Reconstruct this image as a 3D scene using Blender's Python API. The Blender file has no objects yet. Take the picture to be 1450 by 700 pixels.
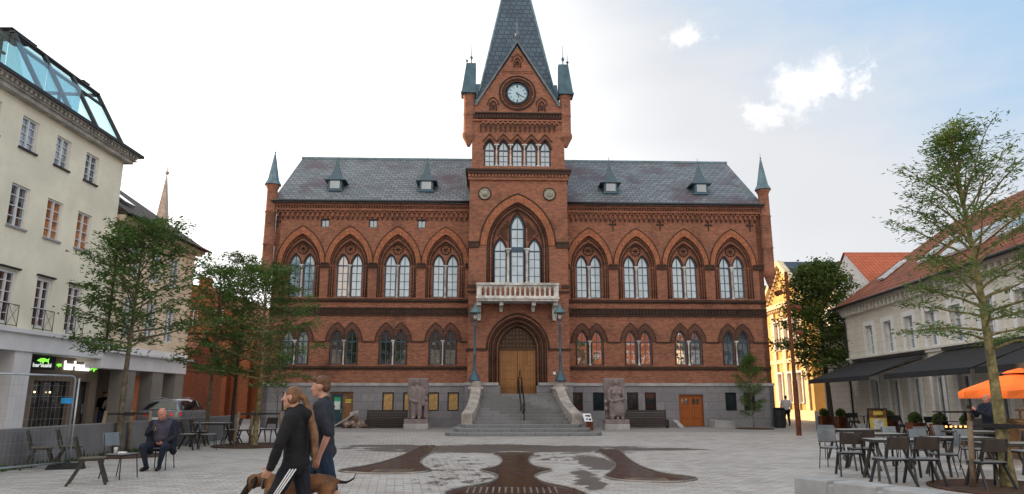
import bpy, bmesh, math, random
import numpy as np
from mathutils import Vector, Matrix, Quaternion
from mathutils.geometry import tessellate_polygon
PI = math.pi
R = math.radians
rnd = random.Random(7)
scn = bpy.context.scene
col = scn.collection

# ------------------------------------------------------------------ objects
def tag(o, label=None, cat=None, group=None, kind=None):
    if label: o['label'] = label
    if cat: o['category'] = cat
    if group: o['group'] = group
    if kind: o['kind'] = kind
    return o
def empty(name, loc=(0, 0, 0), rz=0.0, label=None, cat=None, group=None, scale=1.0):
    o = bpy.data.objects.new(name, None)
    o.empty_display_size = .2
    o.location = loc; o.rotation_euler = (0, 0, rz); o.scale = (scale,) * 3
    col.objects.link(o)
    return tag(o, label, cat, group)
def kids(o): return list(KIDS.get(o.name, []))
KIDS = {}
def setparent(o, p):
    o.parent = p
    KIDS.setdefault(p.name, []).append(o)
def copy_tree(o, parent=None, loc=None, rz=None, label=None, group=None):
    c = o.copy(); col.objects.link(c)
    if parent is not None: setparent(c, parent)
    elif o.parent is not None: c.parent = None
    if loc is not None: c.location = loc
    if rz is not None: c.rotation_euler = (0, 0, rz)
    if label: c['label'] = label
    if group: c['group'] = group
    for ch in kids(o): copy_tree(ch, c)
    return c

class MB:
    """collects geometry for ONE mesh"""
    def __init__(s): s.v = []; s.f = []; s.m = []; s.smooth = []; s.mi = 0
    def add(s, vs, fs, smooth=False, mi=None):
        n = len(s.v); s.v += [tuple(v) for v in vs]
        for f in fs:
            s.f.append(tuple(i + n for i in f)); s.m.append(s.mi if mi is None else mi); s.smooth.append(smooth)
        return s
    def box(s, x0, x1, y0, y1, z0, z1, mi=None):
        vs = [(x0, y0, z0), (x1, y0, z0), (x1, y1, z0), (x0, y1, z0), (x0, y0, z1), (x1, y0, z1), (x1, y1, z1), (x0, y1, z1)]
        return s.add(vs, [(3, 2, 1, 0), (4, 5, 6, 7), (0, 1, 5, 4), (1, 2, 6, 5), (2, 3, 7, 6), (3, 0, 4, 7)], mi=mi)
    def hexa(s, b, t):      # bottom 4 points, top 4 points
        return s.add(list(b) + list(t), [(3, 2, 1, 0), (4, 5, 6, 7), (0, 1, 5, 4), (1, 2, 6, 5), (2, 3, 7, 6), (3, 0, 4, 7)])
    def bar(s, p, q, w, h=None, up=(0, 0, 1)):
        h = w if h is None else h
        p = Vector(p); q = Vector(q); d = (q - p).normalized(); u = Vector(up)
        if abs(d.dot(u)) > .98: u = Vector((0, 1, 0))
        a = d.cross(u).normalized() * w / 2; b = a.cross(d).normalized() * h / 2
        return s.hexa([p - a - b, p + a - b, p + a + b, p - a + b], [q - a - b, q + a - b, q + a + b, q - a + b])
    def tube(s, pts, r, n=6, cap=True, smooth=True):
        pts = [Vector(p) for p in pts]; k = len(pts)
        rr = list(r) if hasattr(r, '__len__') else [r] * k
        t0 = (pts[1] - pts[0]).normalized()
        u = t0.cross(Vector((0, 0, 1)))
        if u.length < .05: u = Vector((1, 0, 0))
        u.normalize(); vs = []
        for i, p in enumerate(pts):
            t = (pts[min(i + 1, k - 1)] - pts[max(i - 1, 0)]).normalized()
            u = (u - t * u.dot(t))
            if u.length < 1e-4: u = t.orthogonal()
            u.normalize(); w = t.cross(u)
            for j in range(n):
                a = 2 * PI * j / n
                vs.append(p + (u * math.cos(a) + w * math.sin(a)) * rr[i])
        fs = []
        for i in range(k - 1):
            for j in range(n):
                j2 = (j + 1) % n
                fs.append((i * n + j, i * n + j2, (i + 1) * n + j2, (i + 1) * n + j))
        s.add(vs, fs, smooth)
        if cap:
            s.add(vs[:n], [tuple(range(n))[::-1]]); s.add(vs[-n:], [tuple(range(n))])
        return s
    def lathe(s, prof, c=(0, 0, 0), n=12, smooth=True, a0=0):
        vs = []; fs = []
        for r, z in prof:
            for j in range(n):
                a = 2 * PI * j / n + a0
                vs.append((c[0] + r * math.cos(a), c[1] + r * math.sin(a), c[2] + z))
        for i in range(len(prof) - 1):
            for j in range(n):
                j2 = (j + 1) % n
                fs.append((i * n + j, i * n + j2, (i + 1) * n + j2, (i + 1) * n + j))
        s.add(vs, fs, smooth)
        s.add(vs[:n], [tuple(range(n))[::-1]]); s.add(vs[-n:], [tuple(range(n))])
        return s
    def prism(s, poly, y0, y1):      # polygon in (x,z), extruded along y
        n = len(poly); vs = [(x, y0, z) for x, z in poly] + [(x, y1, z) for x, z in poly]
        tri = tessellate_polygon([[Vector((x, 0, z)) for x, z in poly]])
        fs = [tuple(t) for t in tri] + [tuple(i + n for i in t)[::-1] for t in tri]
        fs += [(i, (i + 1) % n, (i + 1) % n + n, i + n) for i in range(n)]
        return s.add(vs, fs)
    def slab(s, poly, z0, z1):       # polygon in (x,y), extruded along z
        n = len(poly); vs = [(x, y, z0) for x, y in poly] + [(x, y, z1) for x, y in poly]
        tri = tessellate_polygon([[Vector((x, y, 0)) for x, y in poly]])
        fs = [tuple(t)[::-1] for t in tri] + [tuple(i + n for i in t) for t in tri]
        fs += [(i, (i + 1) % n, (i + 1) % n + n, i + n) for i in range(n)]
        return s.add(vs, fs)
    def panel(s, outer, holes, y, depth=0):      # wall face in the xz plane with holes and reveals
        loops = [outer] + holes; flat = [p for l in loops for p in l]
        tri = tessellate_polygon([[Vector((x, 0, z)) for x, z in l] for l in loops])
        s.add([(x, y, z) for x, z in flat], [tuple(t) for t in tri])
        if depth:
            for l in holes:
                n = len(l)
                s.add([(x, y, z) for x, z in l] + [(x, y + depth, z) for x, z in l], [(i, (i + 1) % n, (i + 1) % n + n, i + n) for i in range(n)])
        return s
    def ring(s, a, b, y0, y1, closed=True):      # solid strip between two outlines of equal length
        n = len(a); vs = [(x, y0, z) for x, z in a] + [(x, y0, z) for x, z in b] + [(x, y1, z) for x, z in a] + [(x, y1, z) for x, z in b]
        fs = []
        for i in range(n if closed else n - 1):
            j = (i + 1) % n
            fs += [(i, j, n + j, n + i), (i, 2 * n + i, 2 * n + j, j), (n + i, n + j, 3 * n + j, 3 * n + i), (2 * n + i, 3 * n + i, 3 * n + j, 2 * n + j)]
        if not closed:
            fs += [(0, n, 3 * n, 2 * n), (n - 1, 3 * n - 1, 4 * n - 1, 2 * n - 1)]
        return s.add(vs, fs)
    def ico(s, c, r, sub=2, sc=(1, 1, 1)):
        bm = bmesh.new(); bmesh.ops.create_icosphere(bm, subdivisions=sub, radius=1)
        s.add([(c[0] + v.co.x * r * sc[0], c[1] + v.co.y * r * sc[1], c[2] + v.co.z * r * sc[2]) for v in bm.verts], [[v.index for v in f.verts] for f in bm.faces], True)
        bm.free(); return s
    def build(s, name, mat, parent=None, bevel=0, fix=True):
        me = bpy.data.meshes.new(name); me.from_pydata(s.v, [], s.f)
        for m in (mat if isinstance(mat, (list, tuple)) else [mat]): me.materials.append(m)
        me.polygons.foreach_set('material_index', s.m); me.polygons.foreach_set('use_smooth', s.smooth)
        if fix and len(s.f) < 60000:
            bm = bmesh.new(); bm.from_mesh(me)
            bmesh.ops.remove_doubles(bm, verts=bm.verts, dist=.0004)
            bmesh.ops.recalc_face_normals(bm, faces=bm.faces); bm.to_mesh(me); bm.free()
        o = bpy.data.objects.new(name, me); col.objects.link(o)
        if bevel:
            b = o.modifiers.new('b', 'BEVEL'); b.width = bevel; b.segments = 2; b.limit_method = 'ANGLE'; b.angle_limit = R(40)
        if parent is not None: setparent(o, parent)
        return o
def lancet(cx, hw, z0, zs, za, n=9, base=True):
    H = za - zs; Rr = (hw * hw + H * H) / (2 * hw); a1 = math.asin(min(1, H / Rr)); pts = []
    for i in range(n + 1):
        a = a1 * i / n
        pts.append((-hw + Rr - Rr * math.cos(a), zs + Rr * math.sin(a)))
    pts[-1] = (0, za)
    full = [(cx + x, z) for x, z in pts] + [(cx - x, z) for x, z in pts[-2::-1]]
    if base: full = [(cx - hw, z0)] + full + [(cx + hw, z0)]
    return full
def rect(x0, x1, z0, z1): return [(x0, z0), (x0, z1), (x1, z1), (x1, z0)]

# ---------------------------------------------------------------- materials
def nm(name):
    m = bpy.data.materials.new(name); m.use_nodes = True; nt = m.node_tree
    return m, nt, nt.nodes['Principled BSDF']
def N(nt, t, **kw):
    n = nt.nodes.new(t)
    for k, v in kw.items(): setattr(n, k, v)
    return n
def mixc(nt, a, b, fac, mode='MIX'):
    m = N(nt, 'ShaderNodeMix', data_type='RGBA', blend_type=mode)
    for sock, val in ((m.inputs[0], fac), (m.inputs[6], a), (m.inputs[7], b)):
        if hasattr(val, 'is_output'): nt.links.new(val, sock)
        elif sock.name == 'Factor' or not isinstance(val, (tuple, list)): sock.default_value = val
        else: sock.default_value = tuple(val) + (1,) * (4 - len(val))
    return m.outputs[2]
def math_(nt, op, a, b=None, clamp=False):
    m = N(nt, 'ShaderNodeMath', operation=op); m.use_clamp = clamp
    for i, v in enumerate((a, b)):
        if v is None: continue
        if hasattr(v, 'is_output'): nt.links.new(v, m.inputs[i])
        else: m.inputs[i].default_value = v
    return m.outputs[0]
def noise(nt, vec, scale, detail=4, rough=.6, sc=None):
    if sc is not None:
        mp = N(nt, 'ShaderNodeMapping'); nt.links.new(vec, mp.inputs[0]); mp.inputs['Scale'].default_value = sc; vec = mp.outputs[0]
    n = N(nt, 'ShaderNodeTexNoise'); nt.links.new(vec, n.inputs['Vector'])
    n.inputs['Scale'].default_value = scale; n.inputs['Detail'].default_value = detail; n.inputs['Roughness'].default_value = rough
    return n.outputs[0]
def ramp(nt, fac, lo, hi, a=0.0, b=1.0):
    m = N(nt, 'ShaderNodeMapRange'); m.interpolation_type = 'SMOOTHSTEP'
    nt.links.new(fac, m.inputs[0]); m.inputs[1].default_value = lo; m.inputs[2].default_value = hi; m.inputs[3].default_value = a; m.inputs[4].default_value = b
    return m.outputs[0]
def obj_vec(nt): return N(nt, 'ShaderNodeTexCoord').outputs['Object']
def bump(nt, bsdf, h, strength=.4, dist=.02):
    b = N(nt, 'ShaderNodeBump'); b.inputs['Strength'].default_value = strength; b.inputs['Distance'].default_value = dist
    nt.links.new(h, b.inputs['Height']); nt.links.new(b.outputs[0], bsdf.inputs['Normal'])
def shade(c, k): return tuple(min(1, x * k) for x in c)
def M(name, c, rough=.75, metal=0.0, var=.22, scale=2.5, fine=30, bmp=.15, spec=.35, c2=None, emit=0, streak=0):
    m, nt, p = nm(name); v = obj_vec(nt)
    a = noise(nt, v, scale, 5); b = noise(nt, v, fine, 3)
    cc = mixc(nt, shade(c, 1 - var * 1.6), c2 or shade(c, 1 + var), ramp(nt, a, .3, .7))
    cc = mixc(nt, cc, shade(c, .75), math_(nt, 'MULTIPLY', ramp(nt, b, .4, .7), min(.9, var * 1.5)))
    if streak: cc = mixc(nt, cc, shade(c, .5), math_(nt, 'MULTIPLY', ramp(nt, noise(nt, v, 2.4, 6, .7, sc=(1, 1, .12)), .5, .8), streak))
    nt.links.new(cc, p.inputs['Base Color'])
    p.inputs['Roughness'].default_value = rough; p.inputs['Metallic'].default_value = metal; p.inputs['Specular IOR Level'].default_value = spec
    rr = ramp(nt, a, .2, .8, max(.05, rough - .12), min(1, rough + .12)); nt.links.new(rr, p.inputs['Roughness'])
    if bmp: bump(nt, p, b, bmp, .01)
    if emit:
        p.inputs['Emission Color'].default_value = tuple(c) + (1,); p.inputs['Emission Strength'].default_value = emit
    return m
def wallvec(nt, mode='wall'):
    v = obj_vec(nt)
    if mode == 'ground': return v, v
    s = N(nt, 'ShaderNodeSeparateXYZ'); nt.links.new(v, s.inputs[0]); c = N(nt, 'ShaderNodeCombineXYZ')
    if mode == 'wall':
        nt.links.new(math_(nt, 'ADD', s.outputs[0], s.outputs[1]), c.inputs[0]); nt.links.new(s.outputs[2], c.inputs[1])
    elif mode == 'roofx':      # slope running along y
        nt.links.new(s.outputs[0], c.inputs[0]); nt.links.new(math_(nt, 'MULTIPLY', s.outputs[2], 1.4), c.inputs[1])
    elif mode == 'roofy':
        nt.links.new(s.outputs[1], c.inputs[0]); nt.links.new(math_(nt, 'MULTIPLY', s.outputs[2], 1.4), c.inputs[1])
    return c.outputs[0], v
def BR(name, c1, c2, mortar, bw=.24, bh=.075, ms=.012, mode='wall', rough=.85, dirt=(.03, .025, .02), dirtamt=.5, dscale=.5, dth=(.5, .75), bmp=.5, off=.5, sq=None, patch=None):
    m, nt, p = nm(name); bv, v = wallvec(nt, mode)
    b = N(nt, 'ShaderNodeTexBrick'); nt.links.new(bv, b.inputs['Vector']); b.offset = off
    b.inputs['Color1'].default_value = tuple(c1) + (1,); b.inputs['Color2'].default_value = tuple(c2) + (1,); b.inputs['Mortar'].default_value = tuple(mortar) + (1,)
    b.inputs['Scale'].default_value = 1; b.inputs['Brick Width'].default_value = bw; b.inputs['Row Height'].default_value = bh
    b.inputs['Mortar Size'].default_value = ms; b.inputs['Mortar Smooth'].default_value = .3; b.inputs['Bias'].default_value = 0
    n1 = noise(nt, v, dscale, 6, .65); n2 = noise(nt, v, 7, 4); n3 = noise(nt, v, 2.2, 5, .7, sc=(1, 1, .25) if mode == 'wall' else None)
    c = mixc(nt, b.outputs[0], shade(c1, .62), math_(nt, 'MULTIPLY', ramp(nt, n2, .42, .75), .55))
    if patch: c = mixc(nt, c, patch[0], math_(nt, 'MULTIPLY', ramp(nt, noise(nt, v, patch[1], 6, .7), patch[2], patch[3]), patch[4]))
    c = mixc(nt, c, dirt, math_(nt, 'MULTIPLY', ramp(nt, n1, *dth), dirtamt))
    c = mixc(nt, c, dirt, math_(nt, 'MULTIPLY', ramp(nt, n3, .56, .8), dirtamt * .6))
    nt.links.new(c, p.inputs['Base Color']); p.inputs['Roughness'].default_value = rough; p.inputs['Specular IOR Level'].default_value = .25
    bump(nt, p, math_(nt, 'ADD', math_(nt, 'MULTIPLY', b.outputs[1], -1), math_(nt, 'MULTIPLY', n2, .6)), bmp, .02)
    return m
def GLASS(name, base, fac=.4, tint=(.9, .95, 1), wav=.04, pat=None):
    m, nt, p = nm(name); nt.nodes.remove(p); out = nt.nodes['Material Output']; v = obj_vec(nt)
    d = N(nt, 'ShaderNodeBsdfDiffuse'); g = N(nt, 'ShaderNodeBsdfGlossy'); mx = N(nt, 'ShaderNodeMixShader')
    c = mixc(nt, shade(base, .55), shade(base, 1.25), ramp(nt, noise(nt, v, pat or 1.3, 3), .35, .65)); nt.links.new(c, d.inputs[0])
    g.inputs['Color'].default_value = tuple(tint) + (1,); g.inputs['Roughness'].default_value = .03
    b = N(nt, 'ShaderNodeBump'); b.inputs['Strength'].default_value = wav; b.inputs['Distance'].default_value = .3
    nt.links.new(noise(nt, v, 1.1, 1), b.inputs['Height']); nt.links.new(b.outputs[0], g.inputs['Normal'])
    mx.inputs[0].default_value = fac
    nt.links.new(d.outputs[0], mx.inputs[1]); nt.links.new(g.outputs[0], mx.inputs[2]); nt.links.new(mx.outputs[0], out.inputs[0])
    return m
def CLEAR(name, tint, fac=.25, gl=.2):
    m, nt, p = nm(name); nt.nodes.remove(p); out = nt.nodes['Material Output']
    t = N(nt, 'ShaderNodeBsdfTransparent'); t.inputs[0].default_value = tuple(tint) + (1,)
    g = N(nt, 'ShaderNodeBsdfGlossy'); g.inputs['Roughness'].default_value = .02; mx = N(nt, 'ShaderNodeMixShader'); mx.inputs[0].default_value = fac
    nt.links.new(t.outputs[0], mx.inputs[1]); nt.links.new(g.outputs[0], mx.inputs[2]); nt.links.new(mx.outputs[0], out.inputs[0])
    return m
def LEAF(name, c1, c2, trans=.35):
    m, nt, p = nm(name); nt.nodes.remove(p); out = nt.nodes['Material Output']; v = obj_vec(nt)
    c = mixc(nt, shade(c1, .75), shade(c2, 1.15), ramp(nt, noise(nt, v, 2.2, 5), .36, .64)); c = mixc(nt, c, shade(c2, 1.7), math_(nt, 'MULTIPLY', ramp(nt, noise(nt, v, 25, 2), .5, .68), .6)); c = mixc(nt, c, (c2[0] * 1.9, c2[1] * 1.25, c2[2] * .8), math_(nt, 'MULTIPLY', ramp(nt, noise(nt, v, 5.5, 3), .56, .7), .5))
    d = N(nt, 'ShaderNodeBsdfDiffuse'); t = N(nt, 'ShaderNodeBsdfTranslucent'); mx = N(nt, 'ShaderNodeMixShader'); mx.inputs[0].default_value = trans
    g = N(nt, 'ShaderNodeBsdfGlossy'); g.inputs['Roughness'].default_value = .45; g.inputs['Color'].default_value = (.5, .55, .5, 1); m2 = N(nt, 'ShaderNodeMixShader'); m2.inputs[0].default_value = .06
    nt.links.new(c, d.inputs[0]); nt.links.new(mixc(nt, c, (.25, .35, .05), .35), t.inputs[0])
    nt.links.new(d.outputs[0], mx.inputs[1]); nt.links.new(t.outputs[0], mx.inputs[2])
    nt.links.new(mx.outputs[0], m2.inputs[1]); nt.links.new(g.outputs[0], m2.inputs[2]); nt.links.new(m2.outputs[0], out.inputs[0])
    return m

BRICK = BR('red_brick', (.43, .15, .08), (.20, .068, .042), (.28, .19, .145), ms=.014, dirt=(.05, .032, .026), dirtamt=.6, dth=(.5, .74), patch=((.56, .24, .14), 3.2, .52, .72, .45), bmp=.9)
BRICK_M = BR('brown_moulded_brick', (.20, .085, .055), (.11, .05, .038), (.09, .06, .05), dirt=(.03, .02, .018), dirtamt=.5, bmp=.8)
BRICK_A = BR('arch_brick', (.52, .185, .085), (.32, .10, .052), (.20, .12, .09), bw=.09, bh=.25, ms=.014, dirt=(.06, .035, .025), dirtamt=.45, bmp=.9)
BRICK_O = BR('orange_brick', (.42, .13, .045), (.30, .085, .035), (.2, .12, .08), dirt=(.04, .025, .02), dirtamt=.3)
BRICK_D = BR('dark_moulded_brick', (.085, .045, .032), (.05, .03, .025), (.07, .05, .04), dirt=(.015, .012, .01), dirtamt=.6, bmp=.8)
SLATE = BR('slate', (.20, .225, .25), (.125, .145, .165), (.03, .035, .04), bw=.42, bh=.30, ms=.024, mode='roofx', rough=.62, dirt=(.085, .055, .07), dirtamt=.75, dscale=.4, dth=(.49, .62), bmp=.7, patch=((.22, .26, .27), .8, .5, .7, .5))
SPIRE = BR('spire_slate', (.085, .125, .17), (.055, .085, .125), (.012, .02, .03), bw=.36, bh=.34, ms=.02, mode='wall', rough=.5, dirt=(.05, .09, .11), dirtamt=.3, bmp=.6)
COPPER = M('grey_blue_flashing', (.13, .21, .25), .5, .3, var=.25)
GRANITE = BR('grey_granite', (.255, .25, .27), (.205, .20, .22), (.13, .125, .13), bw=1.3, bh=.48, ms=.012, dirt=(.12, .115, .12), dirtamt=.45, bmp=.3)
GRANITE_L = M('pale_granite', (.36, .36, .37), .8, var=.2, scale=1.5, fine=25)
STEP = BR('step_granite', (.22, .225, .235), (.17, .175, .18), (.07, .07, .07), bw=1.5, bh=9, ms=.012, dirt=(.10, .10, .10), dirtamt=.5, bmp=.2)
STONE_R = M('red_granite_statue', (.225, .185, .185), .9, var=.15, scale=3, fine=60, bmp=.25)
CHEEK = M('pinkish_granite', (.36, .325, .30), .8, var=.25, scale=2, fine=40)
MARBLE = M('weathered_white_stone', (.55, .54, .52), .7, var=.3, scale=2.2, fine=12)
BLUEP = M('blue_painted_iron', (.055, .11, .155), .5, .2, var=.15)
FRAMEB = M('blue_grey_frame_paint', (.05, .095, .145), .5, var=.15)
PANE_U = GLASS('curtained_glass', (.15, .25, .33), .22)
PANE_V = GLASS('pale_curtain_glass', (.30, .41, .48), .16, pat=.8)
PANE_W = GLASS('dim_blue_glass', (.10, .17, .22), .26, wav=.08)
PANE_D = GLASS('dark_glass', (.012, .016, .02), .34)
PANE_M = GLASS('dim_glass', (.05, .075, .09), .22)
PANE_B = GLASS('basement_glass', (.02, .03, .034), .035)
PANE_R = GLASS('mirror_like_old_glass', (.03, .025, .025), .62, wav=.07)
PANE_O = GLASS('amber_room_glass', (.34, .17, .07), .25)
WOODDOOR = BR('varnished_oak', (.34, .17, .065), (.27, .125, .045), (.08, .035, .015), bw=.16, bh=3.5, ms=.008, rough=.45, dirt=(.12, .05, .02), dirtamt=.4, off=0, bmp=.2)
REDDOOR = BR('red_brown_door_boards', (.36, .105, .025), (.29, .08, .02), (.08, .02, .01), bw=.14, bh=3.5, ms=.01, rough=.5, dirt=(.12, .03, .01), dirtamt=.4, off=0, bmp=.2)
OSB = M('chipboard', (.50, .32, .13), .85, var=.22, scale=9, fine=45)
BLACK = M('black_paint', (.012, .012, .014), .5, var=.2)
DARKMET = M('dark_grey_metal', (.035, .038, .042), .5, .3, var=.2)
STEEL = M('galvanised_steel', (.42, .44, .46), .4, .8, var=.15)
CORTEN = M('rusty_steel', (.15, .048, .022), .8, .1, var=.35, scale=4)
CORTEN_D = M('dark_wet_rusty_steel', (.036, .018, .013), .22, .2, var=.3, scale=1.2, bmp=.05)
WHITE = M('white_paint', (.72, .73, .74), .55, var=.06)
WHITEPLASTER = M('white_plaster', (.76, .76, .78), .8, var=.07, scale=.7, fine=8, bmp=.06, streak=.15)
CREAM = M('pale_green_cream_render', (.84, .80, .64), .85, var=.08, scale=.45, fine=6, bmp=.1, streak=.16)
PEACH = M('peach_render', (.76, .63, .47), .85, var=.1, scale=.6, fine=6, bmp=.1, streak=.2)
TAUPE = M('taupe_render', (.19, .15, .115), .85, var=.08, scale=.8, fine=8, bmp=.08)
GREYPIL = M('grey_brown_pillar_render', (.24, .22, .20), .85, var=.1, scale=.8, fine=8, bmp=.08)
YELLOW = BR('pale_yellow_ashlar', (.68, .65, .58), (.64, .61, .54), (.5, .47, .41), bw=1.1, bh=.32, ms=.012, dirt=(.33, .29, .22), dirtamt=.3, bmp=.3)
GOLD = M('ochre_render', (.62, .40, .15), .85, var=.12, scale=.8, fine=8)
GOLDTRIM = M('cream_stucco_trim', (.66, .56, .38), .8, var=.1)
TILE_R = BR('red_pantiles', (.34, .11, .055), (.23, .07, .04), (.05, .02, .015), bw=.24, bh=.34, ms=.03, mode='roofx', rough=.8, dirt=(.06, .03, .025), dirtamt=.5, bmp=1, off=0, patch=((.45, .19, .06), 1.2, .5, .7, .4))
TILE_B = BR('dark_blue_pantiles', (.075, .10, .15), (.05, .07, .10), (.02, .025, .03), bw=.28, bh=.34, ms=.03, mode='roofx', rough=.5, dirt=(.03, .04, .05), dirtamt=.3, bmp=1, off=0)
TILE_D = BR('brown_black_tiles', (.07, .052, .045), (.04, .032, .03), (.015, .012, .01), bw=.28, bh=.34, ms=.03, mode='roofx', rough=.7, dirt=(.10, .06, .03), dirtamt=.3, bmp=1, off=0)
CONC = M('pale_concrete', (.33, .335, .345), .85, var=.15, scale=1.5, fine=14, bmp=.2)
CONC_D = M('grey_concrete', (.145, .145, .145), .85, var=.14, scale=1.2, fine=10, bmp=.15)
BARK = M('grey_olive_bark', (.15, .125, .085), .9, var=.35, scale=9, fine=35, bmp=.6)
BARK_Y = M('mossy_bark', (.22, .19, .09), .9, var=.45, scale=9, fine=35, bmp=.6)
BARK_D = M('dark_bark', (.045, .035, .028), .9, var=.3, scale=8, bmp=.6)
STAKE = M('weathered_timber', (.22, .16, .11), .85, var=.25, scale=6, fine=40)
SOIL = M('brown_soil', (.085, .045, .03), .95, var=.4, scale=8, fine=40, bmp=.8)
AWN = M('black_awning_canvas', (.02, .021, .025), .85, var=.15, scale=1, bmp=.1)
GREYPLATE = M('blue_grey_laminate', (.17, .20, .225), .45, var=.1)
BROWNPLATE = M('dark_brown_laminate', (.055, .042, .036), .5, var=.2)
SEATG = M('grey_seat_laminate', (.20, .21, .225), .4, var=.1)
TABLETOP = M('grey_slatted_table_top', (.30, .295, .29), .5, var=.12)
CHAIRDK = M('dark_olive_chair_frame', (.05, .048, .042), .45, .2, var=.2)
SKIN = M('skin', (.50, .27, .19), .6, var=.08, scale=8, bmp=.05)
SKIN_R = M('ruddy_skin', (.52, .23, .17), .6, var=.1, scale=8, bmp=.05)

# -------------------------------------------------------------------- world
SUN_EL, SUN_AZ = R(11), R(-56)      # azimuth measured from +Y towards +X
def make_world():
    w = bpy.data.worlds.new('World'); scn.world = w; w.use_nodes = True; nt = w.node_tree
    bg = nt.nodes['Background']; bg.inputs['Strength'].default_value = .10
    sky = N(nt, 'ShaderNodeTexSky', sky_type='NISHITA'); sky.sun_disc = False
    sky.sun_elevation = SUN_EL; sky.sun_rotation = SUN_AZ; sky.air_density = 1.0; sky.dust_density = 1.2; sky.ozone_density = 1.2
    v = N(nt, 'ShaderNodeTexCoord').outputs['Generated']
    s = N(nt, 'ShaderNodeSeparateXYZ'); nt.links.new(v, s.inputs[0]); x, y, z = s.outputs
    blue = mixc(nt, sky.outputs[0], (2.7, 4.2, 5.9), .85)
    # thin high cloud: thick towards the sun, opening to blue high on the right
    n1 = noise(nt, v, 2.0, 7, .62, sc=(1, 1, 2.6)); n2 = noise(nt, v, 1.1, 4, .55, sc=(1, 1, 2))
    bias = math_(nt, 'ADD', math_(nt, 'MULTIPLY', x, .95), math_(nt, 'MULTIPLY', z, 1.15))
    k = math_(nt, 'ADD', bias, math_(nt, 'MULTIPLY', math_(nt, 'SUBTRACT', n1, .5), .55))
    cov = ramp(nt, k, .68, 1.06, 1, 0.05)
    bright = math_(nt, 'ADD', bias, math_(nt, 'MULTIPLY', math_(nt, 'SUBTRACT', n2, .5), .9))
    cloud = mixc(nt, (10.5, 10.4, 10.2), (4.9, 5.0, 5.2), ramp(nt, bright, .15, .8))
    c = mixc(nt, blue, cloud, cov)
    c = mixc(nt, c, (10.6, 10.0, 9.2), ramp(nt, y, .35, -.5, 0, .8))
    for cx, cy, cz, r0, amp in ((.405, .931, .425, .050, .24), (.352, .941, .400, .034, .20), (.455, .931, .430, .028, .22), (.248, .914, .503, .026, .17)):
        l = math.sqrt(cx * cx + cy * cy + cz * cz)
        sub = N(nt, 'ShaderNodeVectorMath', operation='SUBTRACT'); nt.links.new(v, sub.inputs[0]); sub.inputs[1].default_value = (cx / l, cy / l, cz / l)
        mul = N(nt, 'ShaderNodeVectorMath', operation='MULTIPLY'); nt.links.new(sub.outputs[0], mul.inputs[0]); mul.inputs[1].default_value = (1, 1, 1.7)
        ln = N(nt, 'ShaderNodeVectorMath', operation='LENGTH'); nt.links.new(mul.outputs[0], ln.inputs[0])
        d = math_(nt, 'ADD', ln.outputs['Value'], math_(nt, 'MULTIPLY', math_(nt, 'SUBTRACT', noise(nt, v, 11, 7, .68), .5), amp))
        c = mixc(nt, c, (7.4, 7.3, 7.2), ramp(nt, d, r0 * .15, r0 * 1.35, .95, 0))
    # ground side of the dome: dull earth
    c = mixc(nt, c, (1.2, 1.15, 1.1), ramp(nt, z, -.05, -.01, 1, 0))
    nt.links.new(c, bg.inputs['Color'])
    L = bpy.data.lights.new('sun', 'SUN'); L.energy = 5.0; L.angle = R(.5); L.color = (1, .62, .30)
    o = bpy.data.objects.new('sun', L); col.objects.link(o)
    d = Vector((math.sin(SUN_AZ) * math.cos(SUN_EL), math.cos(SUN_AZ) * math.cos(SUN_EL), math.sin(SUN_EL)))
    o.rotation_euler = d.to_track_quat('Z', 'Y').to_euler()
make_world()
cam = bpy.data.cameras.new('camera'); co = bpy.data.objects.new('camera', cam); col.objects.link(co); scn.camera = co
co.location = (0, 0, 1.5); co.rotation_euler = (R(90) + math.atan(.215), 0, 0)
cam.sensor_width = 36; cam.lens = 36 * 1000 / 1450; cam.clip_end = 3000; cam.clip_start = .1
scn.view_settings.view_transform = 'Standard'; scn.view_settings.look = 'None'; scn.view_settings.exposure = 0.72; scn.view_settings.gamma = 1

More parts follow.
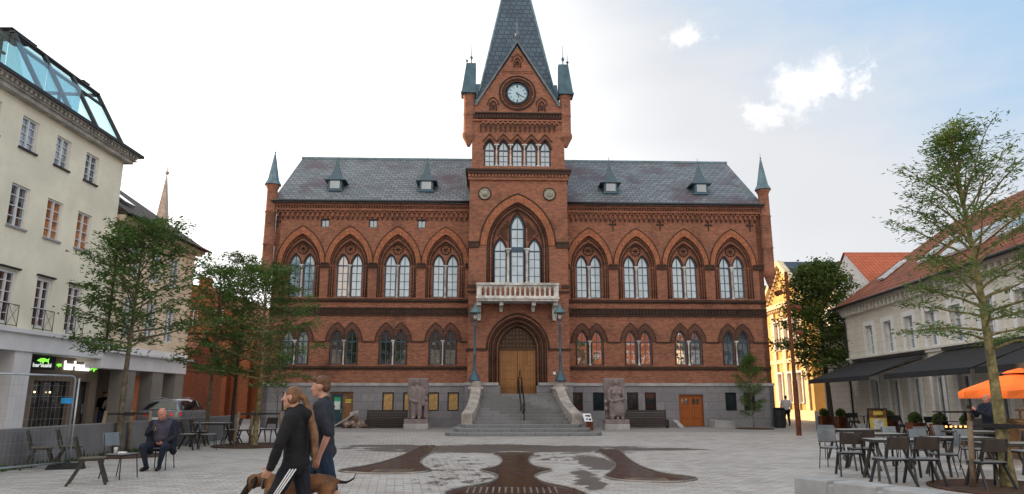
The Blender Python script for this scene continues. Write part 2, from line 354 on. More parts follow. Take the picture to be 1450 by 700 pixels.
# ------------------------------------------------------------------- ground
def paver_mat():
    m, nt, p = nm('granite_pavers'); v = obj_vec(nt)
    mp = N(nt, 'ShaderNodeMapping'); nt.links.new(v, mp.inputs[0]); mp.inputs['Rotation'].default_value = (0, 0, R(-9))
    b = N(nt, 'ShaderNodeTexBrick'); nt.links.new(mp.outputs[0], b.inputs['Vector']); b.offset = .5; b.offset_frequency = 2
    b.inputs['Color1'].default_value = (.45, .43, .41, 1); b.inputs['Color2'].default_value = (.27, .24, .22, 1); b.inputs['Mortar'].default_value = (.12, .105, .095, 1)
    b.inputs['Scale'].default_value = 1; b.inputs['Brick Width'].default_value = .30; b.inputs['Row Height'].default_value = .15; b.inputs['Mortar Size'].default_value = .009; b.inputs['Bias'].default_value = -.2; b.inputs['Mortar Smooth'].default_value = .2
    big = noise(nt, v, .35, 5); mid = noise(nt, v, 3, 5); fine = noise(nt, v, 60, 2)
    vo = N(nt, 'ShaderNodeTexVoronoi'); nt.links.new(mp.outputs[0], vo.inputs['Vector']); vo.inputs['Scale'].default_value = 3.2
    c = mixc(nt, b.outputs[0], (.33, .27, .24), math_(nt, 'MULTIPLY', ramp(nt, mid, .45, .7), .4))
    c = mixc(nt, c, (.48, .48, .48), math_(nt, 'MULTIPLY', ramp(nt, big, .45, .65), .3))
    c = mixc(nt, c, (.17, .155, .15), math_(nt, 'MULTIPLY', ramp(nt, noise(nt, v, 1.1, 6, .7), .55, .72), .4))
    s = N(nt, 'ShaderNodeSeparateXYZ'); nt.links.new(v, s.inputs[0]); x, y, z = s.outputs
    # darker granite strip before the town hall
    strip = math_(nt, 'MULTIPLY', ramp(nt, y, 33.2, 33.9), .5); c = mixc(nt, c, (.17, .17, .175), strip)
    # water spilt round the basins and its trickles
    wn = math_(nt, 'SUBTRACT', noise(nt, v, .8, 5, .6), .5); wn2 = math_(nt, 'SUBTRACT', noise(nt, v, 2.5, 5, .7), .5)
    mask = None
    for cx, cy, rx, ry, k in ((-.3, 22.6, 5.0, 2.0, .9), (4.1, 22.3, 2.0, .7, .7), (-4.2, 23.9, 1.3, .7, .6), (2.05, 17.6, .45, 2.1, .8), (1.45, 14.0, .28, 1.9, 1.2), (-.98, 13.9, .9, 1.6, 1.7), (-1.5, 17.2, .8, 2.2, 1.7), (1.1, 19.3, 1.0, 1.5, 1.7)):
        dx = math_(nt, 'DIVIDE', math_(nt, 'SUBTRACT', x, cx), rx); dy = math_(nt, 'DIVIDE', math_(nt, 'SUBTRACT', y, cy), ry)
        d = math_(nt, 'SQRT', math_(nt, 'ADD', math_(nt, 'MULTIPLY', dx, dx), math_(nt, 'MULTIPLY', dy, dy)))
        d = math_(nt, 'ADD', d, math_(nt, 'MULTIPLY', math_(nt, 'ADD', wn, wn2), k * 1.6))
        e = ramp(nt, d, .86, .98, 1, 0)
        if k == 1.7: e = math_(nt, 'MULTIPLY', e, ramp(nt, noise(nt, v, 2.6, 6, .72, sc=(1, .55, 1)), .52, .56))
        mask = e if mask is None else math_(nt, 'MAXIMUM', mask, e)
    c = mixc(nt, c, mixc(nt, c, (.04, .03, .025), .95), math_(nt, 'MULTIPLY', mask, .88))
    nt.links.new(c, p.inputs['Base Color'])
    nt.links.new(ramp(nt, mask, 0, 1, .62, .38), p.inputs['Roughness']); p.inputs['Specular IOR Level'].default_value = .45
    h = math_(nt, 'ADD', math_(nt, 'MULTIPLY', b.outputs[1], -1), math_(nt, 'ADD', math_(nt, 'MULTIPLY', mid, .6), math_(nt, 'MULTIPLY', fine, .25)))
    bump(nt, p, h, .5, .012)
    return m
g = MB(); S = 700
g.add([(-S, -S, 0), (S, -S, 0), (S, S, 0), (-S, S, 0)], [(0, 1, 2, 3)])
tag(g.build('ground', paver_mat()), kind='structure')
# ================================================================ TOWN HALL
hall = empty('town_hall', (.32, 39.4, 0), R(2.0), 'red brick Gothic town hall with clock tower and slate roof across the square', 'town hall', scale=.9375)
UB = [-13.0, -10.15, -7.27, -4.37, 4.36, 7.28, 10.26, 13.2]          # upper bays
LB = [-13.05, -10.2, -7.33, -4.42, 4.27, 7.18, 10.18, 13.06]         # lower bays
BW = [-10.95 + 0, -7.5, -6.3, -4.9, -3.75, 3.45, 4.7, 6.7, 7.75, 12.5, 13.6]
def win_lancet(cx, hw, z0, zs, za, y, panes, nbars, parent, fw=.055, tr=None):
    """one lancet window: frame > pane"""
    o = lancet(0, hw, z0, zs, za); i = lancet(0, hw - fw, z0 + fw, zs, za - fw * 1.5)
    f = MB(); f.ring(o, i, -.05, .05); f.box(-.018, .018, -.03, .03, z0 + fw, za - fw * 1.4)
    for k in range(1, nbars): 
        z = z0 + (zs - z0) * k / nbars; f.box(-hw + fw, hw - fw, -.022, .022, z - .014, z + .014)
    f.box(-hw + fw, hw - fw, -.04, .04, zs - .04, zs + .03)
    fo = f.build('window', FRAMEB, parent); fo.location = (cx, y, 0)
    p = MB(); p.prism(lancet(0, hw - fw * .6, z0 + .02, zs, za - fw), .01, .03)
    p.build('pane', panes, fo); return fo

wall = MB(); trim = MB(); frieze = MB()
# front wall, two wings, with big upper arches and paired lower lancets cut through it
for side, x0, x1, ub, lb in ((-1, -14.65, -2.9, UB[:4], LB[:4]), (1, 2.9, 15.05, UB[4:], LB[4:])):
    arch = MB(); hood = MB()
    holes = [lancet(c, 1.16, 7.5, 9.5, 11.42, 10) for c in ub]
    for c in lb:
        for s in (-1, 1): holes.append(lancet(c + s * .44, .33, 3.55, 4.9, 5.62, 8))
    if side < 0:
        for c in (-11.7, -8.8, -5.86): holes.append(rect(c - .26, c + .26, 11.78, 12.3))
    wall.panel(rect(x0, x1, 2.5, 13.3), holes, 0, .26)
    for c in ub:
        h2 = [lancet(c, .92, 7.5, 9.5, 10.95, 10)]
        wall.panel(lancet(c, 1.18, 7.45, 9.5, 11.45, 10), h2, .2, .16)
        h3 = [lancet(c + s * .42, .34, 7.58, 9.5, 10.2, 8) for s in (-1, 1)]
        wall.panel(lancet(c, .95, 7.45, 9.5, 11.0, 10), h3, .36, .2)
        # archivolt, roll mouldings, roundel
        arch.ring(lancet(c, 1.42, 0, 9.5, 11.82, 12, False), lancet(c, 1.14, 0, 9.5, 11.38, 12, False), -.05, .02, False)
        for hw, za, yy, r in ((1.44, 11.86, -.04, .035), (1.15, 11.4, -.02, .03), (1.05, 11.2, .19, .03), (.93, 10.97, .19, .035)):
            trim.tube([(x, yy, z) for x, z in lancet(c, hw, 0, 9.5, za, 12, False)], r, 5)
        for s in (-1, 1):
            for xx, yy in ((1.14, -.0), (1.04, .2), (.92, .2)): trim.tube([(c + s * xx, yy, 7.5), (c + s * xx, yy, 9.4)], .035, 5)
            trim.tube([(x, .36, z) for x, z in lancet(c + s * .42, .36, 0, 9.5, 10.24, 8, False)], .028, 5)
        pts = [(c + .3 * math.cos(a * PI / 8), .35, 10.5 + .3 * math.sin(a * PI / 8)) for a in range(17)]
        trim.tube(pts, .035, 5, False); trim.lathe([(.0, 0), (.12, .02), (.0, .05)], (c, .34, 10.5), 6)
        for a in range(8): trim.bar((c, .35, 10.5), (c + .27 * math.cos(a * PI / 4), .35, 10.5 + .27 * math.sin(a * PI / 4)), .03)
    for c in lb:
        for s in (-1, 1):
            cc = c + s * .44
            o = lancet(cc, .62, 0, 4.9, 6.02, 10, False); i = lancet(cc, .36, 0, 4.9, 5.66, 10, False)
            if s < 0: o = [(min(x, c), z) for x, z in o]; i = [(min(x, c), z) for x, z in i]
            else: o = [(max(x, c), z) for x, z in o]; i = [(max(x, c), z) for x, z in i]
            hood.ring(o, i, -.045, .02, False); trim.tube([(x, -.04, z) for x, z in o], .03, 5, False)
            wall.ring(lancet(cc, .345, 3.55, 4.9, 5.64, 9), lancet(cc, .325, 3.57, 4.9, 5.6, 9), -.03, .2)
            trim.tube([(x, -.03, z) for x, z in lancet(cc, .36, 3.55, 4.9, 5.67, 9)], .028, 5)
    arch.build('archivolt', BRICK_A, hall); hood.build('window_hood', BRICK_M, hall)
    # string courses, sills, friezes
    e0, e1 = (x0, x1) if side < 0 else (x0, x1 + .0)
    seg = [e0] + [v for c in ub for v in (c - 1.2, c + 1.2)] + [e1]
    for a, b in zip(seg[::2], seg[1::2]):
        if b - a > .05:
            frieze.box(a, b, -.09, .01, 9.3, 9.52); trim.box(a, b, -.12, .01, 9.52, 9.6)
    trim.box(e0, e1, -.12, .01, 7.28, 7.42); trim.box(e0, e1, -.07, .01, 7.22, 7.28)
    frieze.box(e0, e1, -.03, .01, 6.5, 6.82); trim.box(e0, e1, -.10, .01, 6.82, 6.9); trim.box(e0, e1, -.08, .01, 6.42, 6.5)
    x = e0 + .05
    while x < e1 - .08:
        frieze.box(x, x + .09, -.1, -.03, 6.53, 6.8); x += .19
    trim.box(e0, e1, -.1, .01, 3.34, 3.46); trim.box(e0, e1, -.06, .01, 3.26, 3.34)
    seg = [e0] + [v for c in lb for v in (c - 1.06, c + 1.06)] + [e1]
    for a, b in zip(seg[::2], seg[1::2]):
        if b - a > .05: trim.box(a, b, -.05, .01, 4.84, 4.92)
    # corbel table and cornice
    x = e0 + .06
    while x < e1 - .25:
        wall.box(x, x + .1, -.16, .0, 12.42, 12.62); frieze.box(x + .02, x + .08, -.1, .0, 12.26, 12.42)
        wall.ring(lancet(x + .2, .14, 0, 12.62, 12.8, 3, False), lancet(x + .2, .10, 0, 12.6, 12.72, 3, False), -.12, .0, False)
        x += .3
    wall.box(e0, e1, -.17, .0, 12.8, 12.95)
    x = e0 + .04
    while x < e1 - .06:
        wall.box(x, x + .08, -.22, -.01, 12.97, 13.07); x += .16
    wall.box(e0, e1, -.23, .0, 13.09, 13.2); wall.box(e0, e1, -.29, .0, 13.2, 13.34)
# side and back walls
wall.box(-14.65, -14.35, .55, 11.3, 0, 13.3); wall.box(14.75, 15.05, .55, 11.3, 0, 13.3); wall.box(-14.35, 14.75, 11.0, 11.3, 0, 13.3)
for xx in (-14.65, 14.75): wall.box(xx, xx + .3, .0, .55, 2.5, 13.3)
for xx, s in ((-14.65, 1), (14.75, 1)): wall.prism([(xx, 13.3), (xx + .3, 13.3), (xx + .3, 13.4), (xx, 13.4)], 0, 11.3)
for gx in (-14.64, 14.76):      # end gables
    wall.add([(gx, 0, 13.32), (gx, 11.3, 13.32), (gx, 5.65, 17.95), (gx + .28, 0, 13.32), (gx + .28, 11.3, 13.32), (gx + .28, 5.65, 17.95)], [(0, 1, 2), (3, 5, 4), (0, 3, 4, 1), (1, 4, 5, 2), (2, 5, 3, 0)])
wall.build('wall', BRICK, hall); trim.build('moulding', BRICK_D, hall); frieze.build('frieze', BRICK_D, hall)
# iron wall anchors
for x in (-14.55, 5.86, 8.8, 11.8, 14.4):
    a = MB(); z = 12.0
    a.bar((x, -.03, z - .28), (x, -.03, z + .3), .05); a.bar((x - .17, -.03, z + .1), (x + .17, -.03, z + .1), .05)
    for dx, dz in ((-.18, .1), (.18, .1), (0, .3)): a.ico((x + dx, -.04, z + dz), .06, 1)
    a.build('wall_anchor', BLACK, hall)
# windows and their stone columns
def column(cx, y, z0, z1, r, parent, mat=MARBLE):
    c = MB(); h = z1 - z0
    c.lathe([(r * 1.7, 0), (r * 1.7, .08), (r * 1.2, .13), (r, .2), (r * .92, h - .26), (r * 1.25, h - .22), (r * 1.1, h - .18), (r * 1.9, h - .05)], (cx, y, z0), 10)
    c.box(cx - r * 2.1, cx + r * 2.1, y - r * 2.1, y + r * 2.1, z1 - .05, z1 + .03)
    return c.build('column', mat, parent)
n = 0
for c in UB:
    for s in (-1, 1):
        win_lancet(c + s * .42, .335, 7.58, 9.5, 10.2, .5, PANE_O if (abs(c + 10.15) < .1 and s < 0) else rnd.choice((PANE_U, PANE_V, PANE_V, PANE_W)), 4, hall)
    column(c, .33, 7.5, 9.5, .062, hall)
for c in LB:
    for s in (-1, 1): win_lancet(c + s * .44, .325, 3.56, 4.9, 5.6, .17, PANE_D if c < 0 else (PANE_R if c < 12 else PANE_M), 2, hall)
    column(c, -.02, 3.5, 4.95, .052, hall)
for c in (-11.7, -8.8, -5.86):
    f = MB(); f.ring(rect(-.25, .25, 11.79, 12.29), rect(-.2, .2, 11.84, 12.24), -.04, .04); f.bar((0, 0, 11.84), (0, 0, 12.24), .03)
    fo = f.build('window', FRAMEB, hall); fo.location = (c, .15, 0); q = MB(); q.box(-.21, .21, .01, .03, 11.83, 12.25); q.build('pane', PANE_M, fo)
# plinth
pl = MB(); hl = []
def bz(c, w=.33): return rect(c - w, c + w, .92, 1.97)
pl.panel(rect(-14.7, -2.9, 0, 2.34), [bz(c) for c in BW if -9 < c < 0] + [rect(-10.85, -9.5, .03, 2.0), bz(-13.2)], -.1, .3)
pl.panel(rect(2.9, 15.1, 0, 2.34), [bz(c) for c in BW if c > 0] + [rect(9.42, 10.86, .03, 1.85)], -.1, .3)
pl.box(-14.7, -14.4, -.1, 11.4, 0, 2.34); pl.box(14.8, 15.1, -.1, 11.4, 0, 2.34)
pl.box(-3.05, -1.05, -1.42, 0, 0, 2.34); pl.box(1.0, 3.05, -1.42, 0, 0, 2.34); pl.box(-1.05, 1.0, -.25, 0, 0, 1.8)
pl.build('plinth', GRANITE, hall)
cp = MB()
for a, b in ((-14.74, -3.1), (3.1, 15.14)): cp.box(a, b, -.16, 0, 2.34, 2.5)
for a, b in ((-3.1, -1.15), (1.1, 3.1)): cp.box(a, b, -1.48, 0, 2.34, 2.5)
cp.build('plinth_coping', GRANITE_L, hall)
for c in BW + [-13.2]:
    if c < -10 and c > -12: continue
    f = MB(); f.ring(bz(0, .32), rect(-.26, .26, .98, 1.91), -.06, .05); fo = f.build('basement_window', BLACK, hall); fo.location = (c, -.02, 0)
    q = MB(); q.box(-.27, .27, -.02, .0, .97, 1.92); q.build('chipboard_panel' if (-9 < c < 0 or c < -12) else 'pane', OSB if (-9 < c < 0 or c < -12) else PANE_B, fo)
# side doors
d = MB(); d.ring(rect(-10.83, -9.52, .05, 1.98), rect(-10.75, -9.6, .05, 1.9), -.02, .1); d.box(-10.1, -9.6, .02, .07, .05, 1.9)
do = d.build('side_door', M('brown_door_frame', (.20, .10, .05), .7), hall)
q = MB(); q.box(-10.74, -10.1, -.0, .05, .05, 1.9); q.build('door_leaf', M('petrol_green_door', (.02, .06, .075), .6), do)
q = MB(); q.box(-10.58, -10.24, -.012, -.002, 1.0, 1.6); q.build('notice', M('pale_green_notice', (.55, .66, .62), .7, var=.1, fine=50), do)
q = MB(); q.box(-10.58, -10.24, -.022, -.012, 1.47, 1.68); q.build('notice_header', M('green_poster', (.05, .36, .18), .6), do)
q = MB(); q.box(-10.2, -10.16, -.05, 0, .8, 1.05); q.build('door_handle', STEEL, do)
q = MB()
for z in (1.5, 1.38): q.box(-9.95, -9.62, .0, .02, z, z + .07)
q.build('warning_tape', M('yellow_tape', (.6, .55, .08), .6), do)
d = MB(); d.ring(rect(9.45, 10.83, .05, 1.83), rect(9.52, 10.76, .05, 1.76), -.02, .08)
for k in (0, 1):
    x0 = 9.52 + k * .62; d.box(x0, x0 + .61, .02, .06, .05, 1.76)
    for z in (.5, 1.1): d.box(x0 + .06, x0 + .55, .0, .02, z, z + .04)
do = d.build('double_door', REDDOOR, hall)
for k in (0, 1):
    for j in (0, 1): q = MB(); q.box(9.62 + k * .62 + j * .22, 9.78 + k * .62 + j * .22, .0, .015, 1.3, 1.6); q.build('door_pane', PANE_D, do)
q = MB(); q.hexa([(9.0, -1.6, 0), (9.25, -1.6, 0), (9.25, -.12, 0), (9.0, -.12, 0)], [(9.0, -1.6, .06), (9.25, -1.6, .06), (9.25, -.12, .42), (9.0, -.12, .42)]); q.build('ramp_kerb', GRANITE_L, hall); q = MB(); q.hexa([(11.3, -1.2, 0), (12.3, -1.2, 0), (12.3, -1.0, 0), (11.3, -1.0, 0)], [(11.3, -1.2, .42), (12.3, -1.2, .36), (12.3, -1.0, .36), (11.3, -1.0, .42)]); q.box(11.1, 11.3, -1.2, -.12, 0, .44); q.build('ramp_kerb', GRANITE_L, hall)
# main roof
rf = MB()
rf.add([(-14.85, -.42, 13.3), (15.2, -.42, 13.3), (15.2, 5.65, 18.1), (-14.85, 5.65, 18.1), (15.2, 11.7, 13.3), (-14.85, 11.7, 13.3)], [(0, 1, 2, 3), (3, 2, 4, 5)])
rf.add([(-14.85, -.42, 13.22), (15.2, -.42, 13.22), (15.2, 5.65, 18.02), (-14.85, 5.65, 18.02), (-14.85, -.42, 13.3), (15.2, -.42, 13.3)], [(0, 1, 2, 3), (0, 1, 5, 4)])
ro = rf.build('roof', SLATE, hall, fix=False)
q = MB(); q.box(-14.9, 15.25, 5.58, 5.72, 18.06, 18.2); q.build('ridge_capping', COPPER, ro)
q = MB(); q.tube([(-14.9, -.47, 13.32), (-2.9, -.47, 13.32)], .07, 6); q.tube([(2.9, -.47, 13.32), (15.25, -.47, 13.32)], .07, 6); q.build('gutter', DARKMET, ro)
def ry(z): return (z - 13.3) * 6.07 / 4.8 - .42
for x in (-11.4, -5.7, 5.95, 11.75):
    e = empty('dormer'); setparent(e, hall); e.location = (x, 0, 0)
    z0 = 14.32; y0 = ry(z0) - .12; b = MB(); b.box(-.42, .42, y0, y0 + 1.2, z0, z0 + .72); b.box(-.5, .5, y0 - .04, y0 + .02, z0 - .02, z0 + .08); b.build('cheek', BLUEP, e)
    b = MB(); b.box(-.3, .3, y0 - .03, y0 - .01, z0 + .14, z0 + .66); b.build('pane', PANE_M, e)
    zt = z0 + .72; b = MB(); prof = [(.6, 0), (.56, .06), (.34, .34), (.17, .8), (.04, 1.35)]
    b.lathe([(r * 1.2, z * 1.12) for r, z in prof], (0, y0 + .42, zt), 4, False, PI / 4); b.box(-.66, .66, y0 - .16, y0 + 1.1, zt - .05, zt + .0)
    b.lathe([(.03, 0), (.03, .2), (.07, .26), (.02, .34), (.01, .6)], (0, y0 + .5, zt + 1.25), 6); b.build('cap', M('zinc_cap', (.075, .115, .14), .45, .4, var=.1), e)
# corner turrets
for x, zb in ((-14.98, 9.0), (15.38, 9.0)):
    t = MB(); yy = -.05
    t.lathe([(.05, -.9), (.16, -.6), (.3, -.15), (.38, 0), (.38, .25), (.34, .3), (.33, 1.6), (.38, 1.65), (.34, 1.72), (.33, 3.6), (.38, 3.66), (.33, 3.75), (.32, 5.1), (.4, 5.25), (.42, 5.38)], (x, yy, zb), 12)
    to = t.build('corner_turret', BRICK, hall)
    t = MB(); t.lathe([(.52, 0), (.5, .05), (.36, .3), (.05, 2.0), (.03, 2.02)], (x, yy, zb + 5.38), 8, False)
    t.ico((x, yy, zb + 7.48), .07, 1); t.tube([(x, yy, zb + 7.4), (x, yy, zb + 7.8)], .015, 5); t.build('turret_spire', COPPER, to)
# ------------------------------------------------ tower
T = MB(); TD = MB(); y = -1.3
c0 = -.05
big = lancet(c0, 1.8, 8.15, 10.45, 13.05, 12)
door = lancet(c0, 1.66, 2.5, 4.4, 6.25, 12)
T.panel(rect(-2.92, 2.92, 2.5, 15.0), [big, door], y, .25)
T.panel(lancet(c0, 1.82, 8.1, 10.45, 13.08, 12), [lancet(c0, 1.5, 8.15, 10.45, 12.72, 12)], y + .2, .2)
T.panel(lancet(c0, 1.52, 8.1, 10.45, 12.76, 12), [lancet(c0, .44, 8.2, 11.55, 12.5, 8), lancet(c0 - 1.02, .37, 8.2, 10.2, 10.95, 8), lancet(c0 + 1.02, .37, 8.2, 10.2, 10.95, 8)], y + .4, .2)
T.panel(lancet(c0, 1.68, 1.87, 4.4, 6.28, 12), [lancet(c0, 1.38, 1.87, 4.4, 6.0, 12)], y + .2, .2)
T.panel(lancet(c0, 1.4, 1.87, 4.4, 6.03, 12), [lancet(c0, 1.08, 1.87, 4.4, 5.78, 12)], y + .4, .3)
for hw, za, yy, r, zs in ((2.24, 13.62, y - .04, .05, 10.45), (1.8, 13.07, y, .05, 10.45), (1.66, 12.9, y + .18, .04, 10.45), (1.5, 12.74, y + .2, .05, 10.45)):
    TD.tube([(x, yy, z) for x, z in lancet(c0, hw, 0, zs, za, 14, False)], r, 5)
    if hw < 2:
        for s in (-1, 1): TD.tube([(c0 + s * hw, yy, 8.15), (c0 + s * hw, yy, 10.45)], r, 5)
AR = MB(); AR.ring(lancet(c0, 2.2, 0, 10.45, 13.56, 14, False), lancet(c0, 1.82, 0, 10.45, 13.1, 14, False), y - .05, y + .02, False)
for hw, za, yy, r in ((1.78, 6.42, y - .04, .055), (1.64, 6.22, y + .02, .05), (1.5, 6.1, y + .19, .05), (1.37, 5.98, y + .21, .05), (1.24, 5.88, y + .38, .045), (1.09, 5.78, y + .41, .05)):
    TD.tube([(x, yy, z) for x, z in lancet(c0, hw, 2.0, 4.4, za, 14, hw < 1.7)], r, 6)
for cx, hw, zs, za in ((c0, .47, 11.55, 12.58), (c0 - 1.02, .4, 10.2, 11.02), (c0 + 1.02, .4, 10.2, 11.02)):
    TD.tube([(x, y + .39, z) for x, z in lancet(cx, hw, 8.2, zs, za, 10)], .035, 5)
_H, _W = 12.55 - 10.45, 1.38; _R = (_W * _W + _H * _H) / (2 * _W)
for s in (-1, 1):      # diaper lattice beside the centre light
    for iz in range(11):
        for ix in range(9):
            ax, zz = .54 + ix * .1, 10.75 + iz * .13 + (ix % 2) * .0
            if zz > 10.45 and ax + .07 < -(_R - _W) + math.sqrt(max(0, _R * _R - (zz + .07 - 10.45) ** 2)) and zz - .07 > 11.1 - (abs(ax - 1.02)) * 1.1 and (ax > .56 + 0 if zz < 11.6 else ax > .52 - (zz - 11.6) * .1):
                xx_ = c0 + s * ax; TD.bar((xx_ - .05, y + .385, zz - .065), (xx_ + .05, y + .385, zz + .065), .022); TD.bar((xx_ + .05, y + .38, zz - .065), (xx_ - .05, y + .38, zz + .065), .022)
# tower sides
T.box(-2.92, -2.62, y + .0005, 4.2, 2.5, 15.0); T.box(2.62, 2.92, y + .0005, 4.2, 2.5, 15.0); T.box(-2.62, 2.62, 3.9, 4.2, 12, 15.0)
for a, b in ((-2.98, c0 - 2.26), (c0 + 2.26, 2.98)):
    TD.box(a, b, y - .07, y + .01, 10.3, 10.6); TD.box(a, b, y - .1, y + .01, 10.6, 10.68)
    TD.box(a, b + 0, y - .06, y + .01, 7.62, 7.75)
for a, b in ((-2.98, c0 - 1.72), (c0 + 1.72, 2.98)): TD.box(a, b, y - .07, y + .01, 4.3, 4.42)
for a, b in ((-2.98, -2.5), (2.5, 2.98)): TD.box(a, b, y - .07, y + .01, 7.9, 8.1)
for a in (-2.93, 2.93):
    for z0, z1 in ((4.3, 4.42), (6.5, 6.82), (10.3, 10.6)): TD.box(a - .06, a + .06, y, -.01, z0, z1)
# cornice below belfry
T.box(-3.02, 3.02, y - .12, 4.3, 14.45, 14.6); x = -3.0
while x < 2.95: T.box(x, x + .1, y - .2, y - .1, 14.62, 14.8); x += .2
T.box(-3.02, 3.02, y - .1, 4.3, 14.6, 14.82); TD.box(-3.1, 3.1, y - .24, 4.4, 14.82, 15.0); TD.box(-3.18, 3.18, y - .3, 4.45, 15.0, 15.1)
T.box(-2.88, 2.88, y, 4.0, 15.1, 15.3)
# belfry stage
yb = y + .12; bl = [c0 + (k - 2) * .85 for k in range(5)]
T.panel(rect(-2.82, 2.82, 15.3, 19.4), [lancet(c, .33, 15.4, 16.45, 17.1, 8) for c in bl], yb, .35)
T.box(-2.82, -2.5, yb + .0005, 3.9, 15.3, 19.4); T.box(2.5, 2.82, yb + .0005, 3.9, 15.3, 19.4); T.box(-2.5, 2.5, 3.6, 3.9, 15.3, 19.4)
for c in bl:
    TD.tube([(x, yb - .03, z) for x, z in lancet(c, .36, 0, 16.45, 17.16, 8, False)], .035, 5)
    TD.bar((c - .425, yb - .03, 16.95), (c, yb - .03, 17.45), .06); TD.bar((c, yb - .03, 17.45), (c + .425, yb - .03, 16.95), .06)
x = -2.35
while x < 2.3:
    TD.box(x, x + .12, yb - .14, yb, 17.85, 18.05); TD.bar((x + .06, yb - .06, 17.6), (x + .06, yb - .1, 17.86), .08)
    T.ring(lancet(x + .21, .15, 0, 18.05, 18.25, 3, False), lancet(x + .21, .09, 0, 18.05, 18.15, 3, False), yb - .12, yb, False); x += .3
T.box(-2.8, 2.8, yb - .12, yb, 18.26, 18.36); TD.box(-2.8, 2.8, yb - .08, yb, 18.42, 18.72)
x = -2.55
while x < 2.5: TD.box(x, x + .09, yb - .14, yb - .08, 18.44, 18.7); x += .18
TD.box(-2.66, 2.66, yb - .16, yb, 18.74, 18.82)
# gable
gz = 19.4; ga = 23.3
T.panel([(c0 - 2.45, gz), (c0, ga), (c0 + 2.45, gz)], [[(c0 + .74 * math.cos(a), 20.15 + .74 * math.sin(a)) for a in [k * PI / 12 for k in range(24)]], lancet(c0, .13, 21.85, 22.1, 22.35, 4)], yb, .2)
T.box(c0 - .3, c0 + .3, yb + .2, yb + .3, 21.8, 22.4)
for rr, w in ((1.12, .05), (1.0, .04), (.9, .05), (.76, .05)):
    (T if w == .04 else TD).tube([(c0 + rr * math.cos(a), yb - .03, 20.15 + rr * math.sin(a)) for a in [k * PI / 16 for k in range(33)]], w, 5, False)
for k in range(40):
    a = k * PI / 20; TD.bar((c0 + .92 * math.cos(a), yb - .02, 20.15 + .92 * math.sin(a)), (c0 + 1.08 * math.cos(a), yb - .02, 20.15 + 1.08 * math.sin(a)), .05)
for cx, zz in ((c0, 21.85), (c0 - 1.5, 18.95), (c0 + 1.5, 18.95)):
    TD.tube([(x, yb - .04, z) for x, z in lancet(cx, .2, zz, zz + .3, zz + .65, 6)], .035, 5)
    TD.tube([(x, yb - .03, z) for x, z in lancet(cx, .34, zz + .2, zz + .4, zz + .9, 6, False)], .03, 5)
    if zz < 20: TD.box(cx - .12, cx + .12, yb - .02, yb + .01, zz + .05, zz + .4)
for z in (21.5, 21.6, 22.6): T.box(c0 - (ga - z) * .55, c0 + (ga - z) * .55, yb - .04, yb, z, z + .05)
AR.build('archivolt', BRICK_A, hall); to = T.build('tower', BRICK, hall); TD.build('tower_moulding', BRICK_D, hall)
q = MB()
for s in (-1, 1):
    a = (c0 + s * 2.56, 19.22); b = (c0, 23.5)
    q.hexa([(a[0], yb - .14, a[1]), (a[0], yb + .3, a[1]), (b[0], yb + .3, b[1] - .0), (b[0], yb - .14, b[1])], [(a[0] + s * .1, yb - .14, a[1] + .1), (a[0] + s * .1, yb + .3, a[1] + .1), (b[0], yb + .3, b[1] + .18), (b[0], yb - .14, b[1] + .18)])
q.lathe([(.04, 0), (.05, .5), (.14, .62), (.14, .72), (.04, .85), (.02, 1.9)], (c0, yb + .05, 23.5), 6)
q.build('gable_coping', M('grey_zinc', (.13, .16, .18), .55, .3), hall)
# spire with cross gables
cy = 1.55; sp = MB()
zb, hb, zt = 19.45, 2.5, 32.5
sp.add([(c0 - hb, cy - hb, zb), (c0 + hb, cy - hb, zb), (c0 + hb, cy + hb, zb), (c0 - hb, cy + hb, zb), (c0, cy, zt)], [(0, 1, 4), (1, 2, 4), (2, 3, 4), (3, 0, 4), (3, 2, 1, 0)])
sp.prism([(c0 - 2.5, 19.38), (c0, 23.4), (c0 + 2.5, 19.38)], yb + .22, cy)
sp.add([(-2.78, cy - 2.1, 19.4), (-2.78, cy + 2.1, 19.4), (-2.78, cy, 22.0), (2.7, cy - 2.1, 19.4), (2.7, cy + 2.1, 19.4), (2.7, cy, 22.0)], [(0, 1, 2), (3, 5, 4), (0, 2, 5, 3), (1, 4, 5, 2), (0, 3, 4, 1)])
spo = sp.build('spire', SPIRE, hall)
q = MB()
for sx in (-1, 1):
    for sy in (-1, 1): q.bar((c0 + sx * (hb + .02), cy + sy * (hb + .02), zb), (c0, cy, zt + .1), .1)
q.build('hip_flashing', COPPER, spo)
